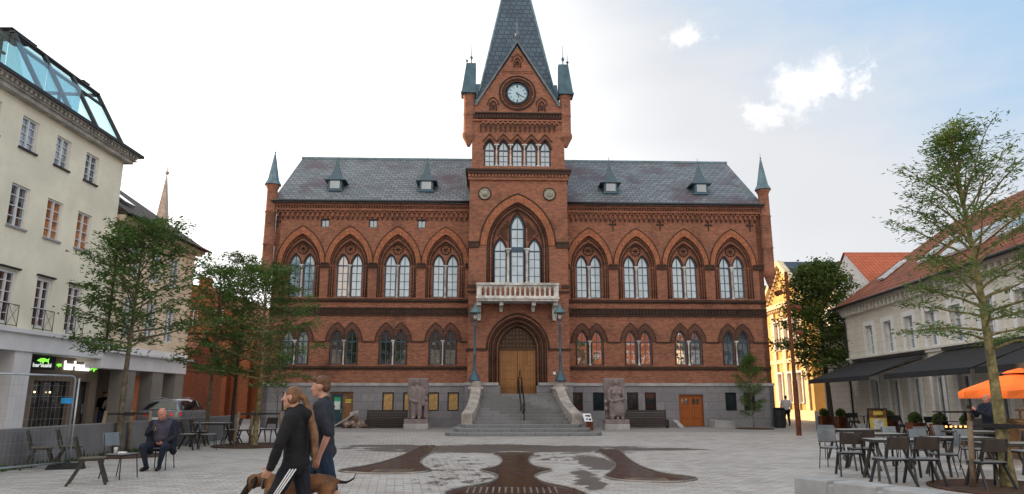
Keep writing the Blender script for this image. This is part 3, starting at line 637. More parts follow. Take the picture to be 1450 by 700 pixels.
# angle turrets of the tower
for sx in (-1, 1):
    x = c0 + sx * 2.98; yy = y + .25
    b = MB(); b.lathe([(.08, -.55), (.16, -.4), (.2, -.3), (.36, 0), (.4, .12), (.4, .3), (.34, .36), (.33, 1.45), (.37, 1.5), (.34, 1.58), (.33, 2.6), (.4, 2.75), (.42, 2.85)], (x, yy, 17.2), 10)
    bo = b.build('angle_turret', BRICK, hall)
    b = MB(); xo, xi = x + sx * .46, x - sx * .4; xt = x + sx * .2
    b.hexa([(min(xo, xi), yy - .45, 20.05), (max(xo, xi), yy - .45, 20.05), (max(xo, xi), yy + .45, 20.05), (min(xo, xi), yy + .45, 20.05)],
           [(min(xt, xi + sx * .0), yy - .2, 22.1), (max(xt, xi), yy - .2, 22.1), (max(xt, xi), yy + .2, 22.1), (min(xt, xi), yy + .2, 22.1)])
    b.box(min(xo, xi) - .04, max(xo, xi) + .04, yy - .5, yy + .5, 20.0, 20.08)
    for dx, h in ((0.0, 1.0), (.28 * sx, .55)):
        b.lathe([(.03, 0), (.03, .3 * h), (.09, .42 * h), (.09, .5 * h), (.02, .62 * h), (.008, 1.4 * h)], (x - sx * .1 + dx, yy, 22.08), 6)
    b.build('turret_cap', M('blue_lead', (.06, .12, .16), .5, .2), bo)
# clock
ck = MB(); cyl = [(c0 + .60 * math.cos(k * PI / 16), 20.15 + .60 * math.sin(k * PI / 16)) for k in range(32)]
ck.prism(cyl, yb + .06, yb + .12); cko = ck.build('clock', M('pale_blue_clock_face', (.42, .58, .66), .5, var=.05), hall)
q = MB(); q.tube([(c0 + .63 * math.cos(k * PI / 16), yb + .05, 20.15 + .63 * math.sin(k * PI / 16)) for k in range(33)], .05, 6, False); q.build('clock_rim', BLUEP, cko)
for k in range(12):
    q = MB(); a = k * PI / 6; q.bar((c0 + .40 * math.sin(a), yb + .05, 20.15 + .40 * math.cos(a)), (c0 + .54 * math.sin(a), yb + .05, 20.15 + .54 * math.cos(a)), .055 if k % 3 else .09, .01)
    q.build('hour_mark', DARKMET, cko)
for nme, ang, ln, w in (('minute_hand', 120, .48, .05), ('hour_hand', 160, .32, .075)):
    a = R(ang); q = MB(); q.bar((c0 - .1 * math.sin(a), yb + .03, 20.15 - .1 * math.cos(a)), (c0 + ln * math.sin(a), yb + .03, 20.15 + ln * math.cos(a)), w, .015); q.build(nme, BLACK, cko)
# tower windows
win_lancet(c0, .42, 8.2, 11.55, 12.45, y + .52, PANE_U, 6, hall, .09)
for s in (-1, 1): win_lancet(c0 + s * 1.02, .36, 8.2, 10.2, 10.93, y + .52, PANE_U, 4, hall)
f = MB(); f.box(-.42, .42, -.06, .06, 10.15, 10.45); o = f.build('transom', FRAMEB, hall); o.location = (c0, y + .5, 0)
for s in (-1, 1): column(c0 + s * .56, y + .36, 8.2, 10.3, .085, hall)
for c in bl: win_lancet(c, .31, 15.4, 16.45, 17.06, yb + .25, PANE_W, 3, hall)
for k in range(4): column(c0 + (k - 1.5) * .85, yb + .06, 15.36, 16.75, .075, hall)
for sx in (-2.02, 1.86):     # stone roundels
    q = MB(); q.prism([(sx + .33 * math.cos(k * PI / 10), 13.6 + .33 * math.sin(k * PI / 10)) for k in range(20)], y - .05, y + .02); q.ico((sx, y - .05, 13.6), .2, 2, (1, .3, 1))
    qo = q.build('roundel', M('mossy_stone', (.30, .29, .24), .9, var=.3, scale=8), hall)
    q = MB(); q.tube([(sx + .37 * math.cos(k * PI / 12), y - .04, 13.6 + .37 * math.sin(k * PI / 12)) for k in range(25)], .04, 5, False); q.build('roundel_rim', BRICK_D, qo)
# main door
d = MB()
for s in (-1, 1):
    x0, x1 = (c0 - 1.06, c0 - .012) if s < 0 else (c0 + .012, c0 + 1.06)
    d.box(x0, x1, y + .6, y + .66, 1.87, 4.38)
    for z in (2.2, 2.7, 3.2, 3.7, 4.2): d.box(x0 + .05, x1 - .05, y + .575, y + .6, z, z + .05)
    for xx in (x0 + .02, (x0 + x1) / 2 - .03, x1 - .08): d.box(xx, xx + .06, y + .57, y + .6, 1.9, 4.36)
do = d.build('main_door', WOODDOOR, hall)
q = MB(); q.box(c0 + .1, c0 + .16, y + .52, y + .56, 2.9, 3.2); q.build('door_handle', BLACK, do)
q = MB(); q.prism(lancet(c0, 1.07, 4.38, 4.4, 5.77, 12), y + .58, y + .62)
tym = q.build('tympanum', M('dark_carved_wood', (.06, .03, .018), .6, var=.4, scale=9, bmp=.6), hall)
q = MB()
GILT = M('gilt', (.75, .55, .2), .35, .7, var=.1)
for r_, z in enumerate((4.62, 4.86, 5.1, 5.33, 5.55)):
    wd = (1.0, .93, .78, .55, .25)[r_]; m = int(wd / .2)
    for k in range(-m, m + 1): q = MB(); q.ico((c0 + k * .2 + (.0), y + .56, z), .027, 1); q.build('gilt_stud', GILT, tym)
q = MB(); q.box(c0 - 1.06, c0 + 1.06, y + .53, y + .6, 4.36, 4.44)
for k in range(-4, 5): q.bar((c0 + k * .23 - .1, y + .56, 4.44), (c0 + k * .23 + .1, y + .56, 4.66), .03); q.bar((c0 + k * .23 + .1, y + .56, 4.44), (c0 + k * .23 - .1, y + .56, 4.66), .03)
q.build('door_lintel', M('carved_oak', (.10, .05, .025), .6), tym)
q = MB(); q.box(1.95, 2.1, y - .05, y, 2.95, 3.1); q.build('wall_box', WHITE, hall)
# balcony
ba = MB(); yo = y - 1.15
ba.box(-2.45, 2.25, yo - .08, y, 7.12, 7.22); ba.box(-2.4, 2.2, yo, y, 7.0, 7.12); ba.box(-2.45, 2.25, yo - .06, yo + .2, 7.9, 8.03)
for x in (-2.42, 2.0): ba.box(x, x + .22, yo, yo + .2, 7.22, 7.9)
ba.box(-2.42, -2.24, yo + .2, y, 7.9, 8.0); ba.box(2.04, 2.22, yo + .2, y, 7.9, 8.0); ba.box(-2.2, 2.0, yo + .02, yo + .18, 7.22, 7.27)
bo = ba.build('balcony', MARBLE, hall)
nb = 15; pitch = 4.2 / nb
pan = MB(); pan.panel(rect(-2.2, 2.0, 7.27, 7.9), [lancet(-2.2 + pitch * (k + .5), pitch * .32, 7.3, 7.62, 7.84, 4) for k in range(nb)], yo + .04, .1)
pan.panel(rect(-2.2, 2.0, 7.27, 7.9), [lancet(-2.2 + pitch * (k + .5), pitch * .32, 7.3, 7.62, 7.84, 4) for k in range(nb)], yo + .14, 0); pan.build('balustrade', MARBLE, bo)
pan = MB()
for s, xx in ((-1, -2.38), (1, 2.08)):
    for k in range(4): pan.box(xx, xx + .1, yo + .28 + k * .22, yo + .38 + k * .22, 7.22, 7.9)
pan.build('side_balustrade', MARBLE, bo)
for x, w, h in ((-2.3, .26, 1.0), (-1.02, .22, .5), (.82, .22, .5), (2.05, .26, 1.0)):
    q = MB(); q.prism([(x - w / 2, 7.0), (x + w / 2, 7.0), (x + w / 2, 7.0 - h * .5), (x + w / 2 - .03, 7.0 - h), (x - w / 2 + .03, 7.0 - h), (x - w / 2, 7.0 - h * .5)], y - .28, y)
    q.box(x - w / 2, x + w / 2, y - .95, y - .1, 6.78, 7.0); q.build('bracket', MARBLE, bo)
# ------------------------------------------------ entrance steps (local metres / .9375)
K = 1 / .9375
def hl_(x, yw): return ((x - .32) * K, (yw - 39.4) * K)
st = MB(); ys0 = (29.95 - 39.4) * K
hws = [3.5, 3.15, 2.85]
for k, hw in enumerate(hws):
    yy = ys0 + k * 1.0; poly = [(-.15 - hw, -1.45), (-.15 - hw, yy + .6), (-.15 - hw * .93, yy + .12), (-.15 - hw * .8, yy), (-.15 + hw * .8, yy), (-.15 + hw * .93, yy + .12), (-.15 + hw, yy + .6), (-.15 + hw, -1.45)]
    st.slab(poly, k * .14 + (.001 if k == 0 else 0), (k + 1) * .14)
n = 10; ya, ybk = ys0 + 3.0, -2.75; z0 = .42
for k in range(n):
    yy = ya + (ybk - ya) * k / (n - 1); z1 = z0 + (1.87 - z0) * (k + 1) / n
    st.box(-2.45, 2.2, yy, -1.425, z0 + (1.87 - z0) * k / n + .0005, z1)
st.box(-1.02, .98, -1.425, -.3, 1.0, 1.87)
sto = st.build('entrance_steps', STEP, hall, bevel=.012)
for s in (-1, 1):
    cx = -.12; xin = lambda yy: cx + s * (2.02 + .32 * (ybk - yy) / (ybk - ya) - .0)
    def xx(t): return cx + s * (2.02 + .06 * t + .30 * t * t)
    pts = []; q = MB()
    for i in range(13):
        t = i / 12; yy = ybk - .1 + (ya - .2 - ybk) * t; zt_ = 2.25 - 1.25 * (t ** 1.0) - .3 * math.sin(PI * t) * .5 - .1 * t
        pts.append((xx(t), yy, max(.9, zt_)))
    for (x0, y0, z0_), (x1, y1, z1_) in zip(pts[:-1], pts[1:]):
        a, b = sorted((0, s * .52)); q.hexa([(x0 + a, y0, .42), (x0 + b, y0, .42), (x1 + b, y1, .42), (x1 + a, y1, .42)][::-1], [(x0 + a, y0, z0_), (x0 + b, y0, z0_), (x1 + b, y1, z1_), (x1 + a, y1, z1_)][::-1])
    q.build('cheek_wall', CHEEK, sto)
    q = MB(); x0 = xx(0) + s * .28; q.box(x0 - .34, x0 + .34, ybk - .15, -1.45, 0, 2.1); q.box(x0 - .4, x0 + .4, ybk - .2, -1.45, 2.1, 2.25); q.lathe([(.3, 0), (.3, .3)], (x0, ybk + .2, 2.25), 8, False); q.build('pier', CHEEK, sto)
hr = MB(); xr = .0; yt, yl = ybk + .2, ya + .6
for dx in (-.09, .09):
    hr.tube([(xr + dx, yt, 1.87), (xr + dx, yt, 2.75), (xr + dx, yl + .6, 1.35), (xr + dx, yl + .6, 1.0)], .025, 6); hr.tube([(xr + dx, yt, 2.4), (xr + dx, yl + .6, 1.05)], .02, 6)
hr.tube([(xr, ya + .1, .42), (xr, ya + .1, 1.35), (xr, yl + .6, 1.35)], .028, 6); hr.tube([(xr, yl + .6, .5), (xr, yl + .6, 1.35)], .025, 6)
hr.tube([(xr - .09, yt, 2.75), (xr + .09, yt, 2.75)], .025, 6); hr.build('handrail', BLACK, sto)
# lamps standing on the piers
def lamp(x, lbl):
    e = empty('street_lamp', (x, 36.95, 2.39), 0, lbl, 'lamp', 'iron lamps on the step piers')
    b = MB(); b.lathe([(.30, 0), (.30, .06), (.24, .12), (.2, .3), (.12, .42), (.09, .55), (.075, .6), (.065, 1.3), (.085, 1.34), (.06, 1.4), (.055, 2.8), (.08, 2.86), (.05, 2.92), (.045, 3.1)], (0, 0, 0), 10); b.build('post', BLUEP, e)
    b = MB()
    for k in range(6):
        a = k * PI / 3; b.tube([(.05 * math.cos(a), .05 * math.sin(a), 3.1), (.2 * math.cos(a), .2 * math.sin(a), 3.22), (.24 * math.cos(a), .24 * math.sin(a), 3.42), (.2 * math.cos(a), .2 * math.sin(a), 3.55)], .012, 4)
    b.build('cage', BLUEP, e)
    b = MB(); b.lathe([(.34, 0), (.3, .06), (.2, .22), (.1, .3), (.08, .38), (.03, .42), (.03, .52), (.005, .56)], (0, 0, 3.5), 12); b.build('hood', M('verdigris_lamp_hood', (.10, .19, .21), .5, .2), e)
    b = MB(); b.lathe([(.06, 0), (.1, .08), (.1, .2), (.03, .28)], (0, 0, 3.18), 8); b.build('bulb_glass', M('milky_glass', (.5, .52, .52), .3), e)
lamp(-1.93, 'blue iron lamp on the left stone pier of the entrance steps')
lamp(2.5, 'blue iron lamp on the right stone pier of the entrance steps')
# ==================================================== WHITE CORNER HOUSE (left)
def rwin(parent, cx, z0, z1, w, y, pane, rows=4, cols=2, frame=WHITE, sill=None, casing=.0, fw=.05, name='window'):
    f = MB(); h = w / 2
    f.ring(rect(-h, h, z0, z1), rect(-h + fw, h - fw, z0 + fw, z1 - fw), -.03, .06)
    for k in range(1, cols): x = -h + w * k / cols; f.box(x - .035, x + .035, -.02, .05, z0 + fw, z1 - fw)
    for k in range(1, rows): z = z0 + (z1 - z0) * k / rows; f.box(-h + fw, h - fw, .0, .04, z - .014, z + .014)
    if casing: f.ring(rect(-h - casing, h + casing, z0 - .02, z1 + casing), rect(-h, h, z0, z1), -.22, .0, True)
    fo = f.build(name, frame, parent); fo.location = (cx, y, 0)
    p = MB(); p.box(-h + fw * .5, h - fw * .5, .045, .055, z0 + fw * .5, z1 - fw * .5); p.build('pane', pane, fo)
    if sill: p = MB(); p.box(-h - .06, h + .06, -y - .07, .02, z0 - .07, z0 - .003); p.build('sill', sill, fo)
    return fo
CURT = GLASS('glass_with_net_curtain', (.16, .20, .24), .28)
ORNG = GLASS('glass_with_orange_curtain', (.42, .17, .06), .12, pat=4)
DRED = GLASS('dark_red_room_glass', (.06, .018, .015), .16)
wh = empty('corner_house', (-17, 0, 0), R(90), 'tall pale cream house with a glass penthouse and a sushi bar below', 'building')
W_ = MB(); xs = [14.0, 15.9, 17.8, 19.7, 21.6, 23.5, 25.4, 27.25]; X0, X1 = 8.0, 29.45
holes = []
for x in xs:
    holes += [rect(x - .43, x + .43, 10.02, 11.17), rect(x - .46, x + .46, 7.25, 8.72), rect(x - .43, x + .43, 3.98, 5.78)]
W_.panel(rect(X0, X1, 3.85, 11.6), holes, 0, .2); W_.box(X1 - .3, X1, .21, 9, 3.0, 11.6); W_.box(X0, X0 + .3, .21, 9, 0, 11.6); W_.box(X0 + .3, X1 - .3, 8.7, 9, 0, 11.6)
W_.build('wall', CREAM, wh)
q = MB(); q.box(X0, X1 + .03, -.08, 8.9, 3.12, 3.72); q.box(X0, X1 + .06, -.2, .0, 3.72, 3.86); q.build('first_floor_beam', WHITEPLASTER, wh)
q = MB(); q.box(X0, X1 + .25, -.28, 8.9, 11.6, 11.75); q.box(X0, X1 + .5, -.5, 9, 11.93, 12.02); q.box(X0, X1 + .4, -.36, 9, 11.75, 11.8)
x = X0
while x < X1 + .3: q.box(x, x + .1, -.44, -.05, 11.8, 11.93); x += .24
q.build('cornice', M('grey_cream_cornice', (.42, .40, .36), .8), wh)
q = MB(); q.box(X0, X1 + .56, -.58, -.5, 11.96, 12.08); q.build('gutter', DARKMET, wh)
for i, x in enumerate(xs):
    rwin(wh, x, 10.03, 11.16, .84, .09, CURT if i != 7 else PANE_M, 4, 2, sill=DARKMET)
    rwin(wh, x, 7.26, 8.71, .9, .09, (PANE_D, ORNG)[i > 5] if i != 5 else PANE_D, 4, 2, sill=CONC)
    rwin(wh, x, 3.99, 5.77, .84, .09, DRED, 5, 2, fw=.09, name='french_window')
    q = MB(); q.box(x - .5, x + .5, -.09, 0, 5.82, 5.88)
    q.build('window_head', DARKMET, wh)
    q = MB(); z0, z1 = 3.93, 4.62; a, b = x - .52, x + .52
    for zz in (z0, z1): q.tube([(a, -.16, zz), (b, -.16, zz)], .014, 5)
    for xx in (a, b, x): q.tube([(xx, -.16, z0 - .05), (xx, -.16, z1)], .012, 5)
    for u, v in ((a, x), (x, b)): q.tube([(u, -.16, z0), (v, -.16, z1)], .009, 4); q.tube([(v, -.16, z0), (u, -.16, z1)], .009, 4)
    for xx in (a, b): q.tube([(xx, -.16, z1), (xx, .0, z1)], .01, 4)
    q.build('window_railing', BLACK, wh)
for a, b in ((15.6, 16.5), (20.0, 20.9), (24.4, 25.27)):
    q = MB(); q.box(a, b, .0, .55, 0, 3.12); q.build('pillar', WHITEPLASTER, wh)
# ground floor shop, set back
s_ = MB(); s_.panel(rect(8.3, 30.85, 0, 3.12), [rect(18, 20.2, .35, 2.55), rect(21.2, 24.4, .35, 2.55), rect(26.75, 29.0, .35, 2.18), rect(29.4, 30.35, .05, 2.2)], .8, .25)
s_.box(30.6, 30.85, 1.06, 2.9, 0, 3.12); s_.box(30.85, 36.5, 2.65, 2.9, 0, 3.2); s_.build('shop_front_wall', TAUPE, wh)
DIM = GLASS('shop_window_glass', (.07, .06, .05), .2, pat=2)
for a, b, n in ((18, 20.2, 2), (21.2, 24.4, 3), (26.75, 29.0, 3)):
    h_ = 2.55 if a < 26 else 2.18
    rwin(wh, (a + b) / 2, .37, h_ - .01, b - a - .02, .98, DIM, 1, n, frame=DARKMET, name='shop_window')
o = rwin(wh, 29.87, .06, 2.19, .93, .98, DIM, 1, 1, frame=DARKMET, name='glass_door'); q = MB(); q.box(.3, .34, -.08, -.04, .9, 1.3); q.build('door_handle', STEEL, o)
q = MB(); q.box(31.2, 32.0, 2.58, 2.65, 0, 2.2); q.build('recess_door', BLACK, wh)
LAMPON = M('lit_pendant_bulb', (1, .75, .4), .5, emit=3, var=0)
for x in (27.1, 28.0): q = MB(); q.ico((x, .95, 1.75), .035, 1); q.build('pendant_bulb', LAMPON, wh)
# street sign lettering
def text(name, body, size, mat, parent, loc, rot=(PI / 2, 0, 0), sx=1, ext=.01, bold=0.0, shear=0):
    cu = bpy.data.curves.new(name, 'FONT'); cu.body = body; cu.size = size; cu.extrude = ext; cu.offset = bold; cu.align_x = 'CENTER'; cu.align_y = 'CENTER'; cu.shear = shear
    t = bpy.data.objects.new(name, cu); me = bpy.data.meshes.new_from_object(t); bpy.data.objects.remove(t); bpy.data.curves.remove(cu)
    me.materials.append(mat); o = bpy.data.objects.new(name, me); col.objects.link(o); o.location = loc; o.rotation_euler = rot; o.scale = (sx, 1, 1)
    if parent is not None: setparent(o, parent)
    return o
LIT = M('lit_white_lettering', (1, 1, .98), .5, emit=.85, var=0); LITG = M('lit_green_fish', (.25, .9, .08), .5, emit=.75, var=0); LITD = M('white_lettering', (.8, .85, .8), .5, emit=.35, var=0)
def fish(mb, cx, cz, w, y0, y1, s=1):
    mb.prism([(cx - s * w * .5, cz), (cx - s * w * .2, cz + w * .2), (cx + s * w * .15, cz + w * .22), (cx + s * w * .35, cz + w * .1), (cx + s * w * .55, cz + w * .24), (cx + s * w * .48, cz - w * .02), (cx + s * w * .55, cz - w * .2), (cx + s * w * .3, cz - w * .05), (cx, cz - w * .12), (cx - s * w * .25, cz - w * .1)], y0, y1)
    mb.prism([(cx - s * w * .1, cz - w * .1), (cx + s * w * .05, cz - w * .3), (cx + s * w * .12, cz - w * .1)], y0 + .002, y1 - .002)
sg = empty('shop_sign', (-17 + -.8 + .08, 29.3, 2.79), R(90), 'glowing white bar\'sushi lettering with green fish over the shop window', 'sign')
sg.location = (-17.74, 29.2, 2.79)
text('lettering', "bar'sushi", .48, LIT, sg, (0, 0, .0), sx=1.02, bold=.012, ext=.02)
q = MB(); fish(q, 1.22, -.02, .5, -.02, .02, -1); q.build('fish_emblem', LITG, sg)
q = MB(); fish(q, -1.2, .0, .26, -.02, .02, 1); q.build('small_fish_emblem', LITG, sg)
sb = empty('hanging_sign', (-17.5, 26.6, 2.8), R(62), 'black box sign with green fish beside the glowing shop lettering', 'sign')
q = MB(); q.box(-.48, .48, -.04, .04, -.24, .24); q.build('sign_box', BLACK, sb, bevel=.01)
q = MB(); q.bar((-.5, .0, .2), (-.5, .3, .2), .03); q.bar((-.5, .0, -.2), (-.5, .3, -.2), .03); q.build('sign_bracket', BLACK, sb)
text('lettering', "bar'sushi", .2, LITD, sb, (0, -.05, -.08), sx=.95, bold=.006)
q = MB(); fish(q, 0, .09, .42, -.06, -.045, 1); q.build('fish_emblem', LITG, sb)
# penthouse
gl = CLEAR('blue_tinted_glass', (.70, .86, .89), .2); gl2 = CLEAR('blue_balustrade_glass', (.56, .78, .85), .22)
ph = MB(); xb0, xb1 = 23.6, 29.1; zb, zt = 12.1, 14.6; yb, yt = -.15, 1.3; n = 4
def pp(x, t, o=0): return (x, yb + (yt - yb) * t + o, zb + (zt - zb) * t)
fr = MB(); xm = [23.7, 25.4, 27.2, 29.1]
for x in xm: fr.bar(pp(x, 0, -.02), pp(x, 1, -.02), .13, .14)
for t in (0, .8, 1): fr.bar(pp(23.7, t), pp(29.1, t), .07, .1)
for x in (23.7, 29.1): fr.bar(pp(x, 1), (x, 6.5, 14.9), .1, .12)
fr.bar((23.7, 6.5, 14.9), (29.1, 6.5, 14.9), .1); fr.bar((23.7, 6.5, 12.1), (23.7, 6.5, 14.9), .1); fr.bar((29.1, 6.5, 12.1), (29.1, 6.5, 14.9), .1)


fr.bar((29.1, 3, 12.1), (29.1, 3, 14.75), .1); fr.bar((23.7, 3, 12.1), (23.7, 3, 14.75), .1)
pho = fr.build('penthouse_frame', DARKMET, wh)
for a, b in zip(xm[:-1], xm[1:]):
    q = MB(); q.add([pp(a + .05, .02, .03), pp(b - .05, .02, .03), pp(b - .05, .98, .03), pp(a + .05, .98, .03)], [(0, 1, 2, 3)]); q.build('glass_panel', gl, pho, fix=False)
q = MB(); q.add([(29.1, yb, 12.1), (29.1, 6.5, 12.1), (29.1, 6.5, 14.9), (29.1, yt, 14.6)], [(0, 1, 2, 3)]); q.build('end_glass', gl, pho, fix=False)
q = MB(); q.add([(23.7, 1.3, 14.64), (29.1, 1.3, 14.64), (29.1, 6.5, 14.93), (23.7, 6.5, 14.93)], [(0, 1, 2, 3)]); q.build('glass_roof', gl, pho, fix=False)
q = MB(); q.box(23.6, 29.15, 1.22, 1.4, 14.62, 14.7); q.box(23.6, 25.0, 1.3, 2.2, 14.78, 14.82); q.box(28.0, 28.5, 1.3, 1.7, 14.8, 14.84); q.build('roof_edge', DARKMET, pho)
q = MB(); q.box(8.2, 29.3, -.4, 8.8, 12.02, 12.1); q.build('terrace_floor', CONC_D, wh)
q = MB(); q.box(8.2, 23.6, 1.6, 8.6, 12.1, 14.3); q.build('terrace_room_wall', GLASS('terrace_room_glass', (.06, .16, .19), .35), wh)
q = MB(); q.box(8.2, 23.7, 1.3, 8.7, 14.3, 14.45)
for x in (12, 14.5, 17, 19.5, 21.5, 23.5): q.bar((x, 1.55, 12.1), (x, 1.55, 14.3), .1)
q.bar((22.6, 1.5, 13.2), (23.7, 1.5, 13.2), .08); q.bar((22.6, 1.5, 13.8), (23.7, 1.5, 13.8), .08)
q.build('terrace_room_frame', DARKMET, wh)
for k in range(8):
    a = 9.4 + k * 2.0; q = MB(); q.box(a + .02, a + 1.98, -.37, -.355, 12.12, 13.25); q.build('balustrade_panel', gl2, wh)
# ================================================= peach corner building with arcade
pe = empty('arcade_house', (-17, 0, 0), R(90), 'peach rendered house with dark tiled hip roof above an open arcade', 'building')
W_ = MB(); X0, X1 = 29.47, 37.2; xs = [31.3, 33.2, 35.1]
holes = [rect(x - .42, x + .42, 4.2, 5.9) for x in xs] + [rect(x - .42, x + .42, 6.9, 8.4) for x in xs]
W_.panel(rect(X0, X1, 3.75, 9.0), holes, .02, .2); W_.box(X1 - .3, X1, .23, 8, 2.7, 9.0); W_.box(X0, X0 + .25, .23, 8, 3.5, 9); W_.box(X0 + .3, X1 - .3, 7.7, 8, 2.8, 9); W_.build('wall', PEACH, pe)
q = MB(); q.box(X0, X1 + .03, -.06, .6, 2.75, 3.4); q.box(X0, X1 + .35, -.3, 8, 3.4, 3.5); q.box(X1 - .5, X1 + .03, .62, 8, 2.75, 3.4); q.box(X0, X1 - .5, .62, 7.9, 3.15, 3.4); q.box(X0, X1 + .1, -.03, .2, 3.5, 3.75); q.build('arcade_beam', WHITEPLASTER, pe)
for a, b in ((31.4, 32.4), (33.95, 35.0), (36.25, 37.2)):
    q = MB(); q.box(a, b, .0, .6, 0, 2.75); q.build('pillar', GREYPIL, pe)

for x in xs:
    rwin(pe, x, 4.21, 5.89, .82, .1, CURT, 3, 2); rwin(pe, x, 6.91, 8.39, .82, .1, CURT, 3, 2)
q = MB(); q.box(X0, X1 + .1, -.12, 8, 8.75, 8.9); q.box(X0, X1 + .35, -.36, 8.2, 9.12, 9.28)
x = X0
while x < X1 + .3: q.box(x, x + .1, -.3, 0, 9.0, 9.12); x += .26
q.box(X0, X1 + .02, -.02, 7.9, 9.0, 9.12); q.build('cornice', M('peach_cornice', (.58, .46, .36), .8), pe)
r_ = MB(); r_.add([(X0, -.55, 9.3), (X1 + .55, -.55, 9.3), (X1 + .55, 8.5, 9.3), (X0, 8.5, 9.3), (X0, 4.0, 12.6), (X1 - 2.6, 4.0, 12.6)], [(0, 1, 5, 4), (1, 2, 5), (2, 3, 4, 5), (0, 4, 3)])
ro = r_.build('roof', TILE_D, pe)
q = MB(); q.tube([(X0, -.58, 9.3), (X1 + .58, -.58, 9.3)], .06, 6); q.tube([(X0 + .12, -.5, 9.3), (X0 + .12, -.1, 8.9), (X0 + .12, -.1, 3.6)], .05, 6); q.build('gutter', DARKMET, ro)
def skylight(mb, x, y0, z0, w, run, slope): mb.hexa([(x, y0, z0 + .05), (x + w, y0, z0 + .05), (x + w, y0 + run, z0 + run * slope + .05), (x, y0 + run, z0 + run * slope + .05)], [(x, y0 - .06, z0 + .14), (x + w, y0 - .06, z0 + .14), (x + w, y0 + run - .06, z0 + run * slope + .14), (x, y0 + run - .06, z0 + run * slope + .14)])
q = MB(); skylight(q, 30.9, .6, 9.3 + 1.15 * .725, .9, 1.4, .725); q.build('skylight', GLASS('skylight_glass', (.2, .22, .24), .75), ro)
# low wall of the underpass ramp
lw = MB(); lw.box(-.15, .15, 0, 19.4, 0, .86); o = lw.build('low_wall', M('plum_grey_concrete', (.17, .165, .17), .85, var=.12, scale=1, fine=10), None, bevel=.02); o.location = (-11.05, 9.4, 0); tag(o, 'long low grey concrete wall running past the sushi bar', 'wall')
# weeds at the wall foot
wd = MB()
for i in range(420):
    y_ = rnd.uniform(12.5, 23.5); x_ = -10.88 + abs(rnd.gauss(0, .09)); h_ = rnd.uniform(.04, .16) * (2.0 if rnd.random() < .06 else 1)
    a = rnd.uniform(0, PI); dx, dy = .03 * math.cos(a), .05 * math.sin(a)
    wd.add([(x_ - dx, y_ - dy, 0), (x_ + dx, y_ + dy, 0), (x_ + rnd.uniform(-.05, .05), y_ + rnd.uniform(-.06, .06), h_)], [(0, 1, 2)])
tag(wd.build('weeds', LEAF('weed_green', (.03, .06, .015), (.06, .11, .03)), fix=False), 'green weeds along the foot of the low wall', 'weeds', kind='stuff')
# ======================================================= distant and side buildings
bb = empty('buttressed_brick_hall', (0, 0, 0), 0, 'red brick building with sloped buttresses behind the left trees', 'building')
q = MB(); q.box(-27.5, -13.0, 56, 70, 0, 6.6); q.prism([(-30, 6.6), (-20.2, 6.6), (-24.4, 10.4), (-25.6, 10.4)], 56.01, 69.9); q.box(-33, -27.5, 57.5, 70, 0, 7.2); q.build('wall', BRICK_O, bb)
for x in (-26.3, -24.3, -22.3, -20.6, -19.0, -17.4):
    q = MB(); q.prism([(x - .35, 0), (x + .35, 0), (x + .35, 5.2), (x - .35, 5.2)], 55.2, 56); q.hexa([(x - .35, 55.2, 5.2), (x + .35, 55.2, 5.2), (x + .35, 56, 5.2), (x - .35, 56, 5.2)], [(x - .35, 55.9, 6.0), (x + .35, 55.9, 6.0), (x + .35, 56, 6.0), (x - .35, 56, 6.0)]); q.build('buttress', BRICK_O, bb)
q = MB(); q.add([(-27.4, 55.6, 6.6), (-13, 55.6, 6.6), (-13, 63, 8.2), (-27.4, 63, 8.2)], [(0, 1, 2, 3)]); q.add([(-33.2, 57.2, 7.2), (-27.2, 57.2, 7.2), (-27.2, 63, 10.5), (-33.2, 63, 10.5)], [(0, 1, 2, 3)]); q.build('roof', TILE_R, bb)
for x in (-25.8, -23.8): rwin(bb, x + .5, 7.2, 8.4, .7, 55.98, PANE_M, 2, 2)
q = MB(); q.box(-26, -25.2, 58, 58.8, 9.5, 11.4); q.build('chimney', BRICK_O, bb)
lb_ = empty('low_brick_house', (0, 0, 0), 0, 'small orange brick house with red tiled roof seen through the arcade', 'house')
q = MB(); q.box(-34, -20.2, 43, 50, 0, 3.1); q.build('wall', BRICK_O, lb_)
q = MB(); q.add([(-34.2, 42.5, 3.05), (-20, 42.5, 3.05), (-20, 46.5, 5.6), (-34.2, 46.5, 5.6), (-20, 50.5, 3.05), (-34.2, 50.5, 3.05), (-20, 42.5, 2.9), (-34.2, 42.5, 2.9)], [(0, 1, 2, 3), (3, 2, 4, 5), (0, 1, 6, 7)]); q.add([(-20.2, 43, 3.1), (-20.2, 50, 3.1), (-20.2, 46.5, 5.4)], [(0, 1, 2)]); q.build('roof', TILE_R, lb_)
for x in (-23.2, -27.5): rwin(lb_, x, .95, 2.2, .8, 42.97, PANE_M, 3, 2, frame=M('yellow_window_paint', (.6, .5, .25), .6))
cs = empty('church_tower', (-47, 92, 0), 0, 'distant church tower with pale pointed spire above the left roofs', 'church')
q = MB(); q.box(-2, 2, -2, 2, 0, 20); q.build('wall', BRICK, cs)
q = MB(); q.lathe([(1.5, 20), (1.35, 21), (.06, 31.3)], (0, 0, 0), 4, False, PI / 4); q.ico((0, 0, 31.6), .3, 1); q.tube([(0, 0, 31.2), (0, 0, 32.6)], .06, 5); q.build('spire', M('pale_copper_spire', (.42, .33, .27), .7), cs)
